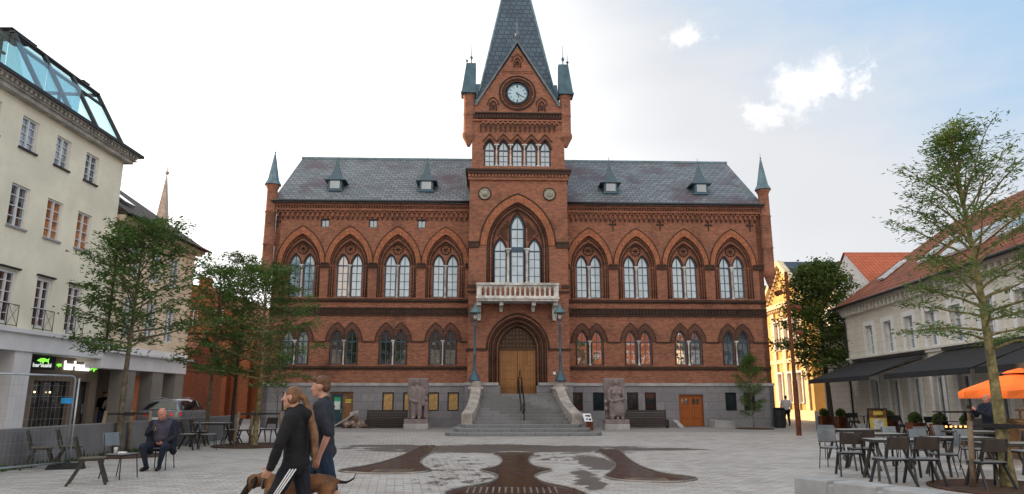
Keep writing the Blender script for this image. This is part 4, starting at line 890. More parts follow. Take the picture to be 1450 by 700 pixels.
# --- right hand side
gd = empty('ochre_gabled_house', (0, 0, 0), 0, 'sunlit ochre house with pediment gable and dark blue tiled roof', 'house')
gx, y0, y1, ze, zr = 21.2, 50.6, 58.6, 8.6, 11.9
ym = (y0 + y1) / 2
q = MB(); q.box(gx, 31, y0, y1, 0, ze); q.add([(gx, y0, ze), (gx, y1, ze), (gx, ym, zr - .2), (gx + .3, y0, ze), (gx + .3, y1, ze), (gx + .3, ym, zr - .2)], [(0, 1, 2), (3, 5, 4), (0, 3, 5, 2), (1, 2, 5, 4)]); q.build('wall', GOLD, gd)
q = MB(); q.bar((gx - .25, y0 - .4, ze), (gx - .25, y1 + .4, ze), .5, .35); q.bar((gx - .22, y0 - .4, ze + .15), (gx - .22, ym, zr + .1), .45, .32); q.bar((gx - .22, y1 + .4, ze + .15), (gx - .22, ym, zr + .1), .45, .32)
for k in range(22): yy = y0 + .1 + k * (y1 - y0 - .2) / 21; q.box(gx - .3, gx, yy, yy + .16, ze - .36, ze - .18)
for k in range(1, 12):
    for s in (-1, 1): yy = ym + s * k * .33; zz = zr - .35 - k * .27; q.box(gx - .3, gx, yy - .08, yy + .08, zz - .1, zz + .06)
q.box(gx - .12, gx, y0, y1, 4.2, 4.5); q.box(gx - .1, gx, y0, y1, 0, .7); q.build('stucco_trim', GOLDTRIM, gd)
for k, yy in enumerate((51.5, 53.3, 55.2, 57.2)):
    q = MB(); q.box(gx - .15, gx, yy - .35, yy + .35, .7, 8.2); q.build('pilaster', GOLDTRIM, gd)
for yy in (52.4, 54.25, 56.2):
    for z in (1.2, 5.2):
        o = rwin(gd, 0, z, z + 2.2, .9, 0, PANE_M, 3, 2, casing=.12); o.rotation_euler = (0, 0, R(-90)); o.location = (gx - .04, yy, 0)
q = MB(); q.add([(gx - .35, y0 - .5, ze - .1), (31.2, y0 - .5, ze - .1), (31.2, ym, zr + .15), (gx - .35, ym, zr + .15), (31.2, y1 + .5, ze - .1), (gx - .35, y1 + .5, ze - .1)], [(0, 1, 2, 3), (3, 2, 4, 5)]); q.build('roof', TILE_B, gd)
bs = empty('slate_roofed_house', (0, 0, 0), 0, 'low dark roofed house glimpsed between town hall and ochre gable', 'house')
q = MB(); q.box(22.5, 34, 63, 72, 0, 8.4); q.build('wall', GOLDTRIM, bs); q = MB(); q.add([(22.2, 62.6, 8.3), (34, 62.6, 8.3), (34, 67.5, 12.2), (22.2, 67.5, 12.2), (34, 72.3, 8.3), (22.2, 72.3, 8.3)], [(0, 1, 2, 3), (3, 2, 4, 5)]); q.build('roof', TILE_B, bs)
wg = empty('white_gabled_house', (0, 0, 0), 0, 'white gabled house with bright red tiled roof beside the restaurant', 'house')
gx, y0, y1, ze, zr = 21.6, 40.4, 49.4, 6.9, 10.7; ym = (y0 + y1) / 2
q = MB(); q.box(gx, 33, y0, y1, 0, ze); q.add([(gx, y0, ze), (gx, y1, ze), (gx, ym, zr), (gx + .3, y0, ze), (gx + .3, y1, ze), (gx + .3, ym, zr)], [(0, 1, 2), (3, 5, 4), (0, 3, 5, 2), (1, 2, 5, 4)]); q.build('wall', WHITE, wg)
q = MB(); q.add([(gx - .1, y0 - .3, ze - .1), (33, y0 - .3, ze - .1), (33, ym, zr + .1), (gx - .1, ym, zr + .1), (33, y1 + .3, ze - .1), (gx - .1, y1 + .3, ze - .1)], [(0, 1, 2, 3), (3, 2, 4, 5)]); q.build('roof', BR('bright_red_tiles', (.50, .14, .07), (.42, .11, .055), (.2, .05, .03), bw=.24, bh=.34, ms=.02, mode='roofx', dirtamt=.2, off=0), wg)
an = empty('shop_annex', (0, 0, 0), 0, 'pale yellow shop wall with display window left of the restaurant', 'building')
q = MB(); q.panel(rect(19.3, 22.0, 0, 5.6), [rect(20.1, 21.3, .3, 2.4)], 41.0, .3); q.box(19.3, 19.6, 41.3, 44.5, 0, 5.6); q.box(19.2, 22.0, 40.9, 44.6, 5.6, 5.8); q.build('wall', YELLOW, an)
q = MB(); q.box(19.9, 21.5, 40.94, 41.0, 2.5, 3.2); q.build('fascia', WHITE, an); rwin(an, 20.7, .32, 2.38, 1.16, 41.2, GLASS('warm_shop_glass', (.16, .09, .04), .35), 1, 2, frame=DARKMET, name='display_window')
# --- restaurant, local x runs towards the camera, facade faces local -y
ra = -PI / 2 - math.atan(.08)
rs = empty('restaurant_building', (17.95, 38, 0), ra, 'cream restaurant building with white window surrounds and mossy red roof', 'building')
W_ = MB(); XE = 24.0
wx = [2.9, 5.0, 7.1, 9.0, 10.95, 13.0, 15.1, 17.2]; gxs = [2.9, 5.0, 7.0, 9.0, 10.95, 13.2, 15.4]
W_.panel(rect(0, XE, 0, 5.9), [rect(x - .42, x + .42, 3.62, 5.05) for x in wx] + [rect(x - .42, x + .42, .12, 2.45) for x in gxs], 0, .22)
W_.box(0, .3, .23, 9, 0, 5.9); W_.box(XE - .3, XE, .23, 9, 0, 5.9); W_.build('wall', YELLOW, rs)
q = MB(); q.box(-.05, XE, -.1, 0, 3.38, 3.5); q.box(-.05, XE, -.16, 0, 3.5, 3.58)
for k in range(9): q.box(-.06, .45 if k % 2 else .3, -.05, -.002, .5 + k * .58, 1.0 + k * .58)
q.box(-.1, XE, -.16, 9, 5.9, 5.98); q.box(-.3, XE, -.38, 9, 6.1, 6.2)
x = 0
while x < XE: q.box(x, x + .16, -.3, 0, 5.76, 6.1); x += .42
q.box(-.05, XE, -.04, 8.9, 5.98, 6.1)
q.build('stucco_trim', M('cream_white_trim', (.60, .58, .52), .8, var=.08), rs)
for x in wx: rwin(rs, x, 3.63, 5.04, .82, .16, CURT, 3, 2, casing=.0); q = MB(); q.ring(rect(x - .62, x + .62, 3.585, 5.26), rect(x - .42, x + .42, 3.62, 5.05), -.05, 0); q.build('window_surround', WHITE, rs)
for x in gxs: rwin(rs, x, .14, 2.44, .82, .16, PANE_D, 1, 2, name='french_door', fw=.09); q = MB(); q.ring(rect(x - .6, x + .6, .05, 2.62), rect(x - .42, x + .42, .12, 2.45), -.05, 0); q.build('door_surround', WHITE, rs)
q = MB(); q.add([(-.5, -.6, 6.18), (XE, -.6, 6.18), (XE, 5, 10.4), (2.0, 5, 10.4), (-.5, 9.5, 6.18), (XE, 9.5, 6.18)], [(0, 1, 2, 3), (0, 3, 4), (3, 2, 5, 4)]); ro = q.build('roof', TILE_R, rs)
q = MB(); q.tube([(-.5, -.62, 6.2), (XE, -.62, 6.2)], .07, 6); q.tube([(.15, -.62, 6.15), (.15, -.2, 5.7), (.15, -.12, 5.4), (.15, -.12, .3)], .045, 6); q.build('gutter', DARKMET, ro)
sl = 4.22 / 5.6
for x, yy, w, run in ((2.4, .9, .7, 1.2), (6.2, 1.1, .7, 1.6), (8.6, .7, 3.4, 1.3), (13.0, .7, 3.0, 1.3)):
    q = MB(); skylight(q, x, yy, 6.18 + (yy + .6) * sl, w, run, sl); q.build('skylight', M('white_skylight_frame', (.6, .62, .64), .5), ro)
    q = MB(); skylight(q, x + .12, yy + .12, 6.18 + (yy + .72) * sl + .02, w - .24, run - .24, sl); q.build('skylight_pane', GLASS('skylight_dark', (.05, .06, .07), .5), ro)
for i, (a, b) in enumerate(((.9, 8.4), (9.9, 16.0), (16.3, 22.5))):
    e = empty('awning', (17.95, 38, 0), ra, ('black canvas awning over the far end of the terrace', 'black canvas awning above the middle of the terrace', 'black awning behind the orange parasol')[i], 'awning', 'black awnings along the restaurant front')
    q = MB(); z1, z0, pr = 3.32, 2.42, 2.45
    q.hexa([(a, -.05, z1), (b, -.05, z1), (b - .0, -pr, z0), (a, -pr, z0)], [(a, -.05, z1 + .03), (b, -.05, z1 + .03), (b, -pr, z0 + .03), (a, -pr, z0 + .03)]); q.box(a, b, -pr - .04, -pr - .01, z0 - .16, z0 + .04); q.build('canvas', AWN, e)
    q = MB(); q.box(a, b, -.2, -.11, z1 + .04, z1 + .16); q.bar((a + .3, -.1, z1 - .15), (a + .3, -pr, z0 - .03), .05); q.bar((b - .3, -.1, z1 - .15), (b - .3, -pr, z0 - .03), .05); q.build('awning_arm', DARKMET, e)
# ============================ rows of houses across the square, mirrored in the panes
for nm_, x0, x1, wm, rm, h, lab in (('opposite_brick_house', -28, -1, BRICK_O, TILE_R, 9.5, 'brick house on the opposite side, mirrored orange in the right hand panes'), ('opposite_grey_house', 1, 34, CONC_D, TILE_D, 9.0, 'dark grey house on the opposite side, mirrored in the left hand panes')):
    op = empty(nm_, (0, -26, 0), PI, lab, 'building')
    q = MB(); q.box(x0, x1, 0, 10, 0, h); q.build('wall', wm, op)
    q = MB(); q.add([(x0 - .4, -.5, h), (x1 + .4, -.5, h), (x1 + .4, 5, h + 5), (x0 - .4, 5, h + 5), (x1 + .4, 10.5, h), (x0 - .4, 10.5, h)], [(0, 1, 2, 3), (3, 2, 4, 5)]); q.build('roof', rm, op)
    for k in range(8):
        for z in (1.2, 4.4, 7.0): rwin(op, x0 + 2 + k * 3.3, z, z + 1.6, 1.1, -.05, PANE_M, 3, 2)
th = empty('added_sun_block_house', (0, 0, 0), 0, 'unseen brick town house added behind the peach arcade house to block stray sun', 'house')  # out of view, added only to keep a low sun streak off the square
q = MB(); q.box(-46, -35, 38, 70, 0, 11); q.build('wall', BRICK_O, th); q = MB(); q.add([(-46.3, 37.8, 11), (-34.7, 37.8, 11), (-40.5, 37.8, 14), (-46.3, 70.2, 11), (-34.7, 70.2, 11), (-40.5, 70.2, 14)], [(0, 1, 2), (3, 5, 4), (0, 2, 5, 3), (1, 4, 5, 2)]); q.build('roof', TILE_R, th)
# ==================================================================== TREES
def leaf_mesh(name, P, D, size, mat, parent, wid=.36, flat=.5, seed=1):
    """P centres (n,3), D outward direction (n,3): one bent diamond leaf each"""
    rg = np.random.default_rng(seed); n = len(P)
    d = D + rg.normal(0, .7, (n, 3)); d[:, 2] *= .6; d[:, 2] -= .15; d /= np.linalg.norm(d, axis=1)[:, None]
    up = np.zeros((n, 3)); up[:, 2] = 1; up += rg.normal(0, flat, (n, 3))
    s = np.cross(d, up); s /= np.linalg.norm(s, axis=1)[:, None] + 1e-9
    L = size * rg.uniform(.6, 1.3, n)[:, None]; W = L * wid
    nn = np.cross(s, d)
    a = P - d * L * .5; b = P + s * W * .5 + nn * L * .06; c = P + d * L * .5 - nn * L * .08; e = P - s * W * .5 + nn * L * .06
    v = np.stack([a, b, c, e], 1).reshape(-1, 3); me = bpy.data.meshes.new(name)
    me.vertices.add(4 * n); me.vertices.foreach_set('co', v.ravel().astype('f'))
    i = np.arange(n) * 4; f = np.stack([i, i + 1, i + 2, i, i + 2, i + 3], 1).ravel()
    me.loops.add(6 * n); me.loops.foreach_set('vertex_index', f.astype('i'))
    me.polygons.add(2 * n); me.polygons.foreach_set('loop_start', (np.arange(2 * n) * 3).astype('i')); me.polygons.foreach_set('loop_total', np.full(2 * n, 3, 'i'))
    me.update(calc_edges=True); me.materials.append(mat)
    o = bpy.data.objects.new(name, me); col.objects.link(o); setparent(o, parent); return o
def tree(name, loc, H, z0, Rm, prof, nl, leaf, size, per, label, cat='tree', group=None, r0=.09, bark=BARK, el=(55, 15), seed=1, spread=(.15, .05), wid=.36, droop=.1, subs=7, lean=(0, 0), flat=.5, fork=None, minlen=.3, azb=None):
    rg = random.Random(seed); e = empty(name, loc, 0, label, cat, group); t = MB(); P = []; Dr = []
    K = 10; tp = []
    for k in range(K + 1):
        s = k / K; tp.append(Vector((lean[0] * s + .03 * H * .2 * math.sin(s * 5 + seed), lean[1] * s + .02 * H * .2 * math.sin(s * 4 + seed * 2), H * .97 * s)))
    tr = [r0 * (1.25 if k == 0 else 1) * (1 - .9 * (k / K) ** .9) + .006 for k in range(K + 1)]; t.tube(tp, tr, 8)
    def at(z):
        s = min(.999, z / (H * .97)) * K; k = int(s); return tp[k].lerp(tp[k + 1], s - k), tr[k] + (tr[k + 1] - tr[k]) * (s - k)
    for i in range(nl):
        s = (i + .5) / nl; z = z0 + (H * .95 - z0) * s ** .95; p, r = at(z)
        az = i * 2.399 + rg.uniform(-.4, .4) + seed
        L = max(minlen, Rm * prof(s) * rg.uniform(.75, 1.2)); e0 = R(el[1] + (el[0] - el[1]) * s + rg.uniform(-8, 8))
        if azb: L *= azb(az)
        pts = [p]; n = 7; cur = p.copy()
        for j in range(n):
            a = e0 - droop * j / n * 1.6 + rg.uniform(-.1, .1); aa = az + rg.uniform(-.13, .13)
            cur = cur + Vector((math.cos(aa) * math.cos(a), math.sin(aa) * math.cos(a), math.sin(a))) * L / n; pts.append(cur)
        rb = max(.006, min(r * .6, .012 * L + .008)); t.tube(pts, [rb * (1 - .85 * j / n) + .002 for j in range(n + 1)], 5, False)
        for q in range(subs):
            u = .22 + .78 * (q + rg.random() * .6) / subs; k = min(n - 1, int(u * n)); b = pts[k].lerp(pts[k + 1], u * n - k if u * n - k < 1 else 1)
            sd = 1 if q % 2 else -1; a2 = az + sd * rg.uniform(.5, 1.15); l2 = L * (.42 - .22 * u) * rg.uniform(.7, 1.3) + .1
            if q == subs - 1: a2 = az; l2 = .15 * L
            e2 = e0 * .5 + rg.uniform(-.25, .3); dv = Vector((math.cos(a2) * math.cos(e2), math.sin(a2) * math.cos(e2), math.sin(e2)))
            m = b + dv * l2 * .5 + Vector((0, 0, .02)); tip = b + dv * l2; t.tube([b, m, tip], [.007, .004, .002], 3, False)
            dens = rg.choice((.5, 1, 1, 1.5))
            for w in range(int(per * dens)):
                uu = rg.uniform(.15, 1.1); c = b + dv * l2 * uu
                P.append((c.x + rg.gauss(0, spread[0]), c.y + rg.gauss(0, spread[0]), c.z + rg.gauss(0, spread[1]) - .02)); Dr.append(tuple(dv))
    to = t.build('trunk', bark, e, fix=False); leaf_mesh('crown', np.array(P), np.array(Dr), size, leaf, e, wid, flat, seed)
    return e, len(P)
def treepit(x, y, r, label):
    q = MB(); q.lathe([(r, 0), (r, .03), (r - .04, .035), (r - .05, .012), (0.02, .05)], (0, 0, .002), 20); o = q.build('tree_pit', SOIL); o.location = (x, y, 0); o.scale = (1, 1.0, 1); return tag(o, label, 'tree pit', 'round brown soil beds under the square trees')
def stakes(x, y, label, n=3, r=.5, h=1.15, rot=0):
    e = empty('tree_stakes', (x, y, 0), rot, label, 'stakes', 'timber stakes and straps round the young trees')
    pts = [(r * math.cos(R(90) + k * 2 * PI / n), r * math.sin(R(90) + k * 2 * PI / n)) for k in range(n)]
    for px, py in pts: q = MB(); q.tube([(px * 1.15, py * 1.15, 0), (px, py, h)], .045, 8); q.build('stake', STAKE, e)
    q = MB()
    for k in range(n):
        a, b = pts[k], pts[(k + 1) % n]; q.bar((a[0], a[1], h - .08), (b[0], b[1], h - .08), .025, .05)
    q.lathe([(.13, 0), (.13, .09)], (0, 0, h - .13), 8, False); q.build('strap', BLACK, e)
    return e
L_GREEN = LEAF('ash_leaf_green', (.03, .075, .018), (.075, .14, .035))
L_FEATH = LEAF('feathery_leaf_green', (.04, .085, .02), (.09, .17, .04), .4)
L_LIGHT = LEAF('young_yellow_green_leaf', (.05, .10, .02), (.10, .19, .04), .4)
L_DARK = LEAF('dense_dark_leaf', (.035, .065, .014), (.08, .12, .022), .4)
L_BACK = LEAF('backlit_leaf', (.035, .06, .02), (.075, .12, .04), .45)
ov = lambda s: math.sin(PI * min(1, max(0, .18 + .8 * s))) ** .7
cone = lambda s: (1 - s) ** .6 * .9 + .12
tot = 0
e, k = tree('ash_tree', (-10.75, 20.0, 0), 6.1, 2.75, 2.2, lambda s: .95 * ov(s * .8 + .12), 42, L_GREEN, .15, 31, azb=lambda a: .85 if math.cos(a) < -.3 else 1.05, droop=.02, label= 'young ash tree in front of the sushi bar and peach house', group='young trees on the left of the square', r0=.10, seed=3, el=(60, 8), bark=BARK); tot += k
e, k = tree('ash_tree', (-10.45, 25.0, 0), 6.2, 2.2, 1.6, lambda s: ov(s), 30, L_GREEN, .14, 24, 'slim tree with pale trunk behind the cafe table, left of the car', group='young trees on the left of the square', r0=.075, seed=11, el=(60, 12)); tot += k
e, k = tree('ash_tree', (-10.2, 26.6, 0), 6.9, 2.2, 1.7, lambda s: ov(s * .9 + .05), 32, L_BACK, .14, 18, 'tallest slim dark trunked tree in the middle of the left cluster', group='young trees on the left of the square', r0=.08, bark=BARK_D, seed=23, el=(65, 12)); tot += k
e, k = tree('ash_tree', (-8.35, 23.75, 0), 5.7, 1.9, 2.05, lambda s: ov(s * .85 + .1), 44, L_GREEN, .14, 30, 'bushy tree with mossy trunk nearest the town hall corner', group='young trees on the left of the square', r0=.09, bark=BARK_Y, seed=31, el=(60, 6)); tot += k
e, k = tree('honey_locust', (8.52, 12.65, 0), 6.55, 2.3, 1.5, lambda s: (.95 * ov(s * .8 + .1)) * (1.1 if s < .7 else .75), 50, L_FEATH, .11, 25, azb=lambda a: .85 if math.cos(a) < -.5 else 1.1, label= 'airy feathery tree in the right foreground before the restaurant', r0=.105, bark=BARK_Y, seed=5, el=(80, 6), spread=(.1, .035), wid=.24, subs=8, lean=(-.05, .2)); tot += k
e, k = tree('lime_tree', (17.7, 40.4, 0), 8.9, 3.0, 2.5, lambda s: ov(s * .95 + .02) ** .8, 70, L_DARK, .17, 42, 'dense dark green tree beside the far restaurant corner', r0=.17, bark=BARK_D, seed=8, el=(60, 5), spread=(.24, .14), wid=.6, flat=.9); tot += k
e, k = tree('young_tree', (12.35, 37.2, 0), 3.7, .55, .95, lambda s: ov(s), 28, L_LIGHT, .085, 52, 'small yellow green sapling before the right town hall wing', r0=.025, seed=9, el=(75, 35), spread=(.1, .06), wid=.3); tot += k
e, k = tree('bare_sapling', (-12.3, 38.0, 0), 4.2, 1.2, 1.0, lambda s: ov(s), 16, L_LIGHT, .06, 3, 'thin nearly bare sapling at the left end of the granite plinth', r0=.035, seed=15, el=(70, 40)); tot += k
print('leaves', tot)
treepit(-10.3, 19.6, .95, 'round soil bed under the tree near the sushi bar'); treepit(-8.4, 23.8, 1.3, 'round soil bed under the tree with the mossy trunk'); treepit(8.5, 12.65, 1.25, 'rusty edged soil bed at the lower right corner'); treepit(12.4, 37.2, .95, 'soil bed under the small sapling by the right wing')
stakes(-10.55, 20.0, 'timber stakes around the tree near the sushi bar', r=.62, h=1.18, rot=.4)
stakes(-8.35, 23.8, 'timber stakes around the tree with the mossy trunk', r=.75, h=1.1, rot=.55)
stakes(8.52, 12.65, 'timber stakes around the right foreground tree', r=.55, h=1.12, rot=-.55)
# ================================================================= BASINS
def basin(pts, label, z=.006):
    def smooth(p, it=2):
        for _ in range(it):
            q = []
            for i in range(len(p)):
                a, b = p[i], p[(i + 1) % len(p)]; q += [(a[0] * .75 + b[0] * .25, a[1] * .75 + b[1] * .25), (a[0] * .25 + b[0] * .75, a[1] * .25 + b[1] * .75)]
            p = q
        return p
    p = smooth(pts); cx = sum(a for a, b in p) / len(p); cy = sum(b for a, b in p) / len(p)
    e = empty('water_basin', (cx, cy, 0), 0, label, 'basin', 'rusty steel water basins sunk in the paving')
    q = MB(); q.slab([(a - cx, b - cy) for a, b in p], .001, z); q.build('basin_plate', CORTEN_D, e, fix=False)
    q = MB(); n = len(p); pp_ = [Vector((a - cx, b - cy, z + .006)) for a, b in p]; q.tube(pp_ + [pp_[0]], .022, 5, False); q.build('steel_rim', M('polished_wet_rim', (.30, .27, .24), .35, .6), e)
    return e, cx, cy
e, cx, cy = basin([(-.62, 20.7), (.0, 21.2), (.68, 20.7), (.45, 19.3), (.40, 17.6), (.5, 16.7), (.95, 15.8), (.5, 15.0), (.42, 14.3), (.62, 13.4), (1.05, 12.7), (1.25, 11.6), (.9, 11.1), (-.6, 11.1), (-1.15, 11.7), (-.95, 12.7), (-.4, 13.4), (-.25, 14.3), (-.32, 15.0), (-.78, 15.8), (-.35, 16.5), (-.22, 17.6), (-.28, 19.3)], 'middle rusty basin, curvy like a vase, with a slotted grate')
for k in range(15): q = MB(); xx = -.75 + k * .105; q.box(xx, xx + .03, 12.0, 12.75, .008, .016); o = q.build('grate_slot', M('worn_steel', (.24, .19, .16), .5, .4) if k == 0 else bpy.data.materials['worn_steel'], e); o.location = (-cx, -cy, 0)
e, cx, cy = basin([(-2.95, 24.0), (-2.4, 24.0), (-2.28, 21.0), (-2.30, 18.2), (-2.0, 16.6), (-1.6, 15.5), (-2.3, 15.0), (-3.1, 15.1), (-3.85, 15.6), (-3.2, 17.0), (-2.95, 19.5), (-2.95, 21.5)], 'left rusty basin with a foot curving towards the dog')
q = MB(); q.box(-2.95, -2.1, 15.35, 15.95, .008, .014); o = q.build('grate', M('worn_steel_grate', (.15, .10, .065), .6, .3, fine=90, var=.5), e); o.location = (-cx, -cy, 0)
e, cx, cy = basin([(2.5, 22.4), (3.2, 22.4), (3.12, 20.6), (2.95, 18.6), (2.9, 16.6), (3.05, 15.2), (3.65, 14.3), (3.3, 13.65), (2.7, 13.5), (2.0, 13.8), (1.75, 14.4), (2.1, 15.5), (2.45, 17.2), (2.5, 19.5)], 'right rusty basin with a foot curving towards the cafe tables')
q = MB(); q.box(2.15, 2.95, 13.75, 14.25, .008, .014); o = q.build('grate', bpy.data.materials['worn_steel_grate'], e); o.location = (-cx, -cy, 0)
# ============================================================ FURNITURE
def chair_thin(plate, seatm=SEATG, frame=DARKMET):
    e = empty('cafe_chair')
    for sx in (-1, 1):
        for a, b in (((sx * .19, -.2, .44), (sx * .22, -.24, 0)), ((sx * .19, .18, .44), (sx * .21, .26, 0))):
            q = MB(); q.tube([a, b], .011, 6); q.build('leg', frame, e)
    q = MB()
    for sx in (-1, 1): q.tube([(sx * .19, -.2, .44), (sx * .19, .18, .44), (sx * .19, .22, .55), (sx * .185, .27, .84)], .011, 6)
    q.tube([(-.19, -.18, .43), (.19, -.18, .43)], .009, 5); q.tube([(-.19, .18, .43), (.19, .18, .43)], .009, 5); q.build('frame', frame, e)
    q = MB(); q.slab([(-.2, -.22), (-.21, .1), (-.18, .2), (.18, .2), (.21, .1), (.2, -.22)], .448, .462); q.build('seat', seatm, e)
    q = MB(); q.hexa([(-.2, .225, .60), (.2, .225, .60), (.2, .24, .60), (-.2, .24, .60)], [(-.2, .272, .85), (.2, .272, .85), (.2, .287, .85), (-.2, .287, .85)]); q.build('backrest', plate, e, bevel=.006)
    return e
def chair_splay(plate, seatm, frame):
    e = empty('splayed_leg_chair')
    for sx in (-1, 1):
        for a, b in (((sx * .2, -.14, .43), (sx * .25, -.29, 0)), ((sx * .2, .1, .43), (sx * .25, .32, 0))):
            q = MB(); q.bar(a, b, .034, .042); q.build('leg', frame, e)
    q = MB()
    for sx in (-1, 1): q.bar((sx * .2, -.22, .43), (sx * .2, .2, .43), .03, .035); q.bar((sx * .2, .17, .43), (sx * .19, .29, .84), .03, .035)
    q.bar((-.2, .15, .43), (.2, .15, .43), .025); q.bar((-.2, -.18, .43), (.2, -.18, .43), .025)
    q.build('frame', frame, e)
    q = MB(); q.box(-.215, .215, -.24, .2, .45, .468); q.build('seat', seatm, e, bevel=.005)
    q = MB(); q.hexa([(-.21, .235, .62), (.21, .235, .62), (.21, .255, .62), (-.21, .255, .62)], [(-.2, .272, .84), (.2, .272, .84), (.2, .292, .84), (-.2, .292, .84)]); q.build('backrest', plate, e, bevel=.006)
    return e
def table(w=1.15, d=.72, top=TABLETOP):
    e = empty('cafe_table')
    q = MB(); n = 7
    for k in range(n): yy = -d / 2 + d * k / n; q.box(-w / 2, w / 2, yy, yy + d / n - .008, .725, .745)
    q.build('table_top', top, e)
    q = MB(); q.ring(rect(0, 0, 0, 0), rect(0, 0, 0, 0), 0, 0) if 0 else None
    for a in (-d / 2 - .012, d / 2): q.box(-w / 2 - .012, w / 2 + .012, a, a + .012, .70, .748)
    for a in (-w / 2 - .012, w / 2): q.box(a, a + .012, -d / 2, d / 2, .70, .748)
    q.bar((-w / 2 + .1, 0, .70), (w / 2 - .1, 0, .70), .05); q.build('table_frame', CHAIRDK, e)
    for sx in (-1, 1):
        for sy in (-1, 1): q = MB(); q.bar((sx * (w / 2 - .16), sy * .12, .70), (sx * (w / 2 - .04), sy * (d / 2 - .02), 0), .045, .05); q.build('leg', CHAIRDK, e)
    return e
def P_(u, F):      # plan position from bearing and depth measured off the photograph
    return ((u - 725) / 1000 * F, F / .9777)
proto = {'blue': chair_thin(GREYPLATE), 'grey': chair_thin(M('light_grey_laminate', (.21, .235, .26), .4)), 'brown': chair_splay(BROWNPLATE, SEATG, DARKMET), 'olive': chair_splay(CHAIRDK, M('olive_brown_seat', (.12, .105, .08), .35), CHAIRDK), 'black': chair_splay(BLACK, BLACK, BLACK)}
used = set()
def chair(kind, x, y, rot, label, group=None, z=0):
    p = proto[kind]
    if kind not in used:
        used.add(kind); p.location = (x, y, z); p.rotation_euler = (0, 0, R(rot)); tag(p, label, 'chair', group); return p
    c = copy_tree(p, None, (x, y, z), R(rot), label, group); c['category'] = 'chair'
    if 'group' in c and not group: del c['group']
    return c
GL = 'loose chairs near the low wall'; GM = 'chairs under the left trees'; GR = 'chairs around the right cafe tables'; GT = 'black chairs on the restaurant terrace'
chair('olive', -10.35, 16.1, 118, 'leftmost dark chair against the low wall behind the mesh fence', GL)
chair('olive', -9.98, 16.55, 114, 'dark chair just behind the upright of the mesh fence', GL)
chair('olive', -7.62, 13.3, 116, 'nearest dark splayed chair left of the chair with the cup', GL)
chair('blue', -7.62, 14.3, 74, 'blue grey chair with a cup and packet on its seat', GL)
mc = chair('blue', -7.68, 16.05, 4, 'thin legged chair the seated bald man sits on', GL)
for u, F, r, k, l in ((270, 21.6, 95, 'brown', 'brown chair immediately right of the seated man'), (286, 23.4, 100, 'brown', 'brown chair at the left end of the table under the trees'), (299, 21.6, 120, 'blue', 'blue backed chair in front of the table under the trees'),
                      (332, 24.6, -80, 'brown', 'dark chair at the right end of the table under the trees'), (350, 24.9, -60, 'brown', 'dark chair left of the mossy tree trunk'), (383, 25.3, -10, 'brown', 'dark chair right of the mossy tree trunk')):
    x, y = P_(u, F); chair(k, x, y, r, l, GM)
for u, F, r, k, l in ((1170, 18.3, 140, 'blue', 'farthest left chair at the right cafe tables, blue backed'), (1172, 15.9, 135, 'grey', 'left end chair with pale grey back, nearest its corner'), (1196, 14.4, 165, 'brown', 'brown backed chair third from the left'),
                      (1212, 15.6, 175, 'brown', 'brown backed chair half hidden behind another brown chair'), (1252, 12.9, 186, 'brown', 'front brown chair before the middle table'), (1264, 16.9, 8, 'grey', 'pale grey chair behind the middle table'),
                      (1296, 12.9, 172, 'brown', 'front brown chair right of centre with worn seat'), (1327, 14.0, -105, 'grey', 'grey chair turned sideways between two tables'), (1386, 12.3, 178, 'brown', 'chair tucked under the nearest right table'),
                      (1283, 17.3, 200, 'blue', 'blue backed chair in the second row by the menu board'), (1229, 18.7, 30, 'blue', 'blue backed chair at the farthest left table'), (1337, 17.6, 20, 'grey', 'grey chair behind the table below the photographer'),
                      (1436, 14.8, -80, 'brown', 'brown chair at the right edge behind the tree trunk'), (1372, 15.4, 15, 'blue', 'blue backed chair behind the nearest right table'), (1300, 15.3, -10, 'blue', 'blue backed chair behind the middle table, right side')):
    x, y = P_(u, F); chair(k, x, y, r, l, GR)
tb = table(); ts = [(1203, 18.2, 12, 'farthest slatted cafe table on the left of the group'), (1236, 16.0, 5, 'second cafe table behind the brown chairs'), (1263, 13.75, -4, 'slatted cafe table in the middle of the front row'), (1350, 14.5, 8, 'cafe table below the photographing man'), (1374, 17.1, 4, 'cafe table behind, close to the wooden counter'), (1424, 12.6, -3, 'nearest cafe table at the right edge by the tree'), (304, 23.0, 3, 'cafe table standing under the left trees'), (318, 30.5, 10, 'far small table beyond the left trees')]
for i, (u, F, r, l) in enumerate(ts):
    x, y = P_(u, F); o = tb if i == 0 else copy_tree(tb); o.location = (x, y, 0); o.rotation_euler = (0, 0, R(r)); tag(o, l, 'table', 'slatted cafe tables')
# cup and packet on the chair
q = MB(); q.lathe([(.028, 0), (.036, .1), (.038, .105), (.03, .11)], (0, 0, 0), 10); o = q.build('paper_cup', WHITE); o.location = (-7.72, 14.28, .464); tag(o, 'white paper cup standing on the blue grey chair', 'cup')
q = MB(); q.box(-.07, .07, -.05, .05, 0, .035); o = q.build('packet', WHITE, None, bevel=.01); o.location = (-7.55, 14.22, .464); tag(o, 'small white packet lying beside the paper cup', 'packet')
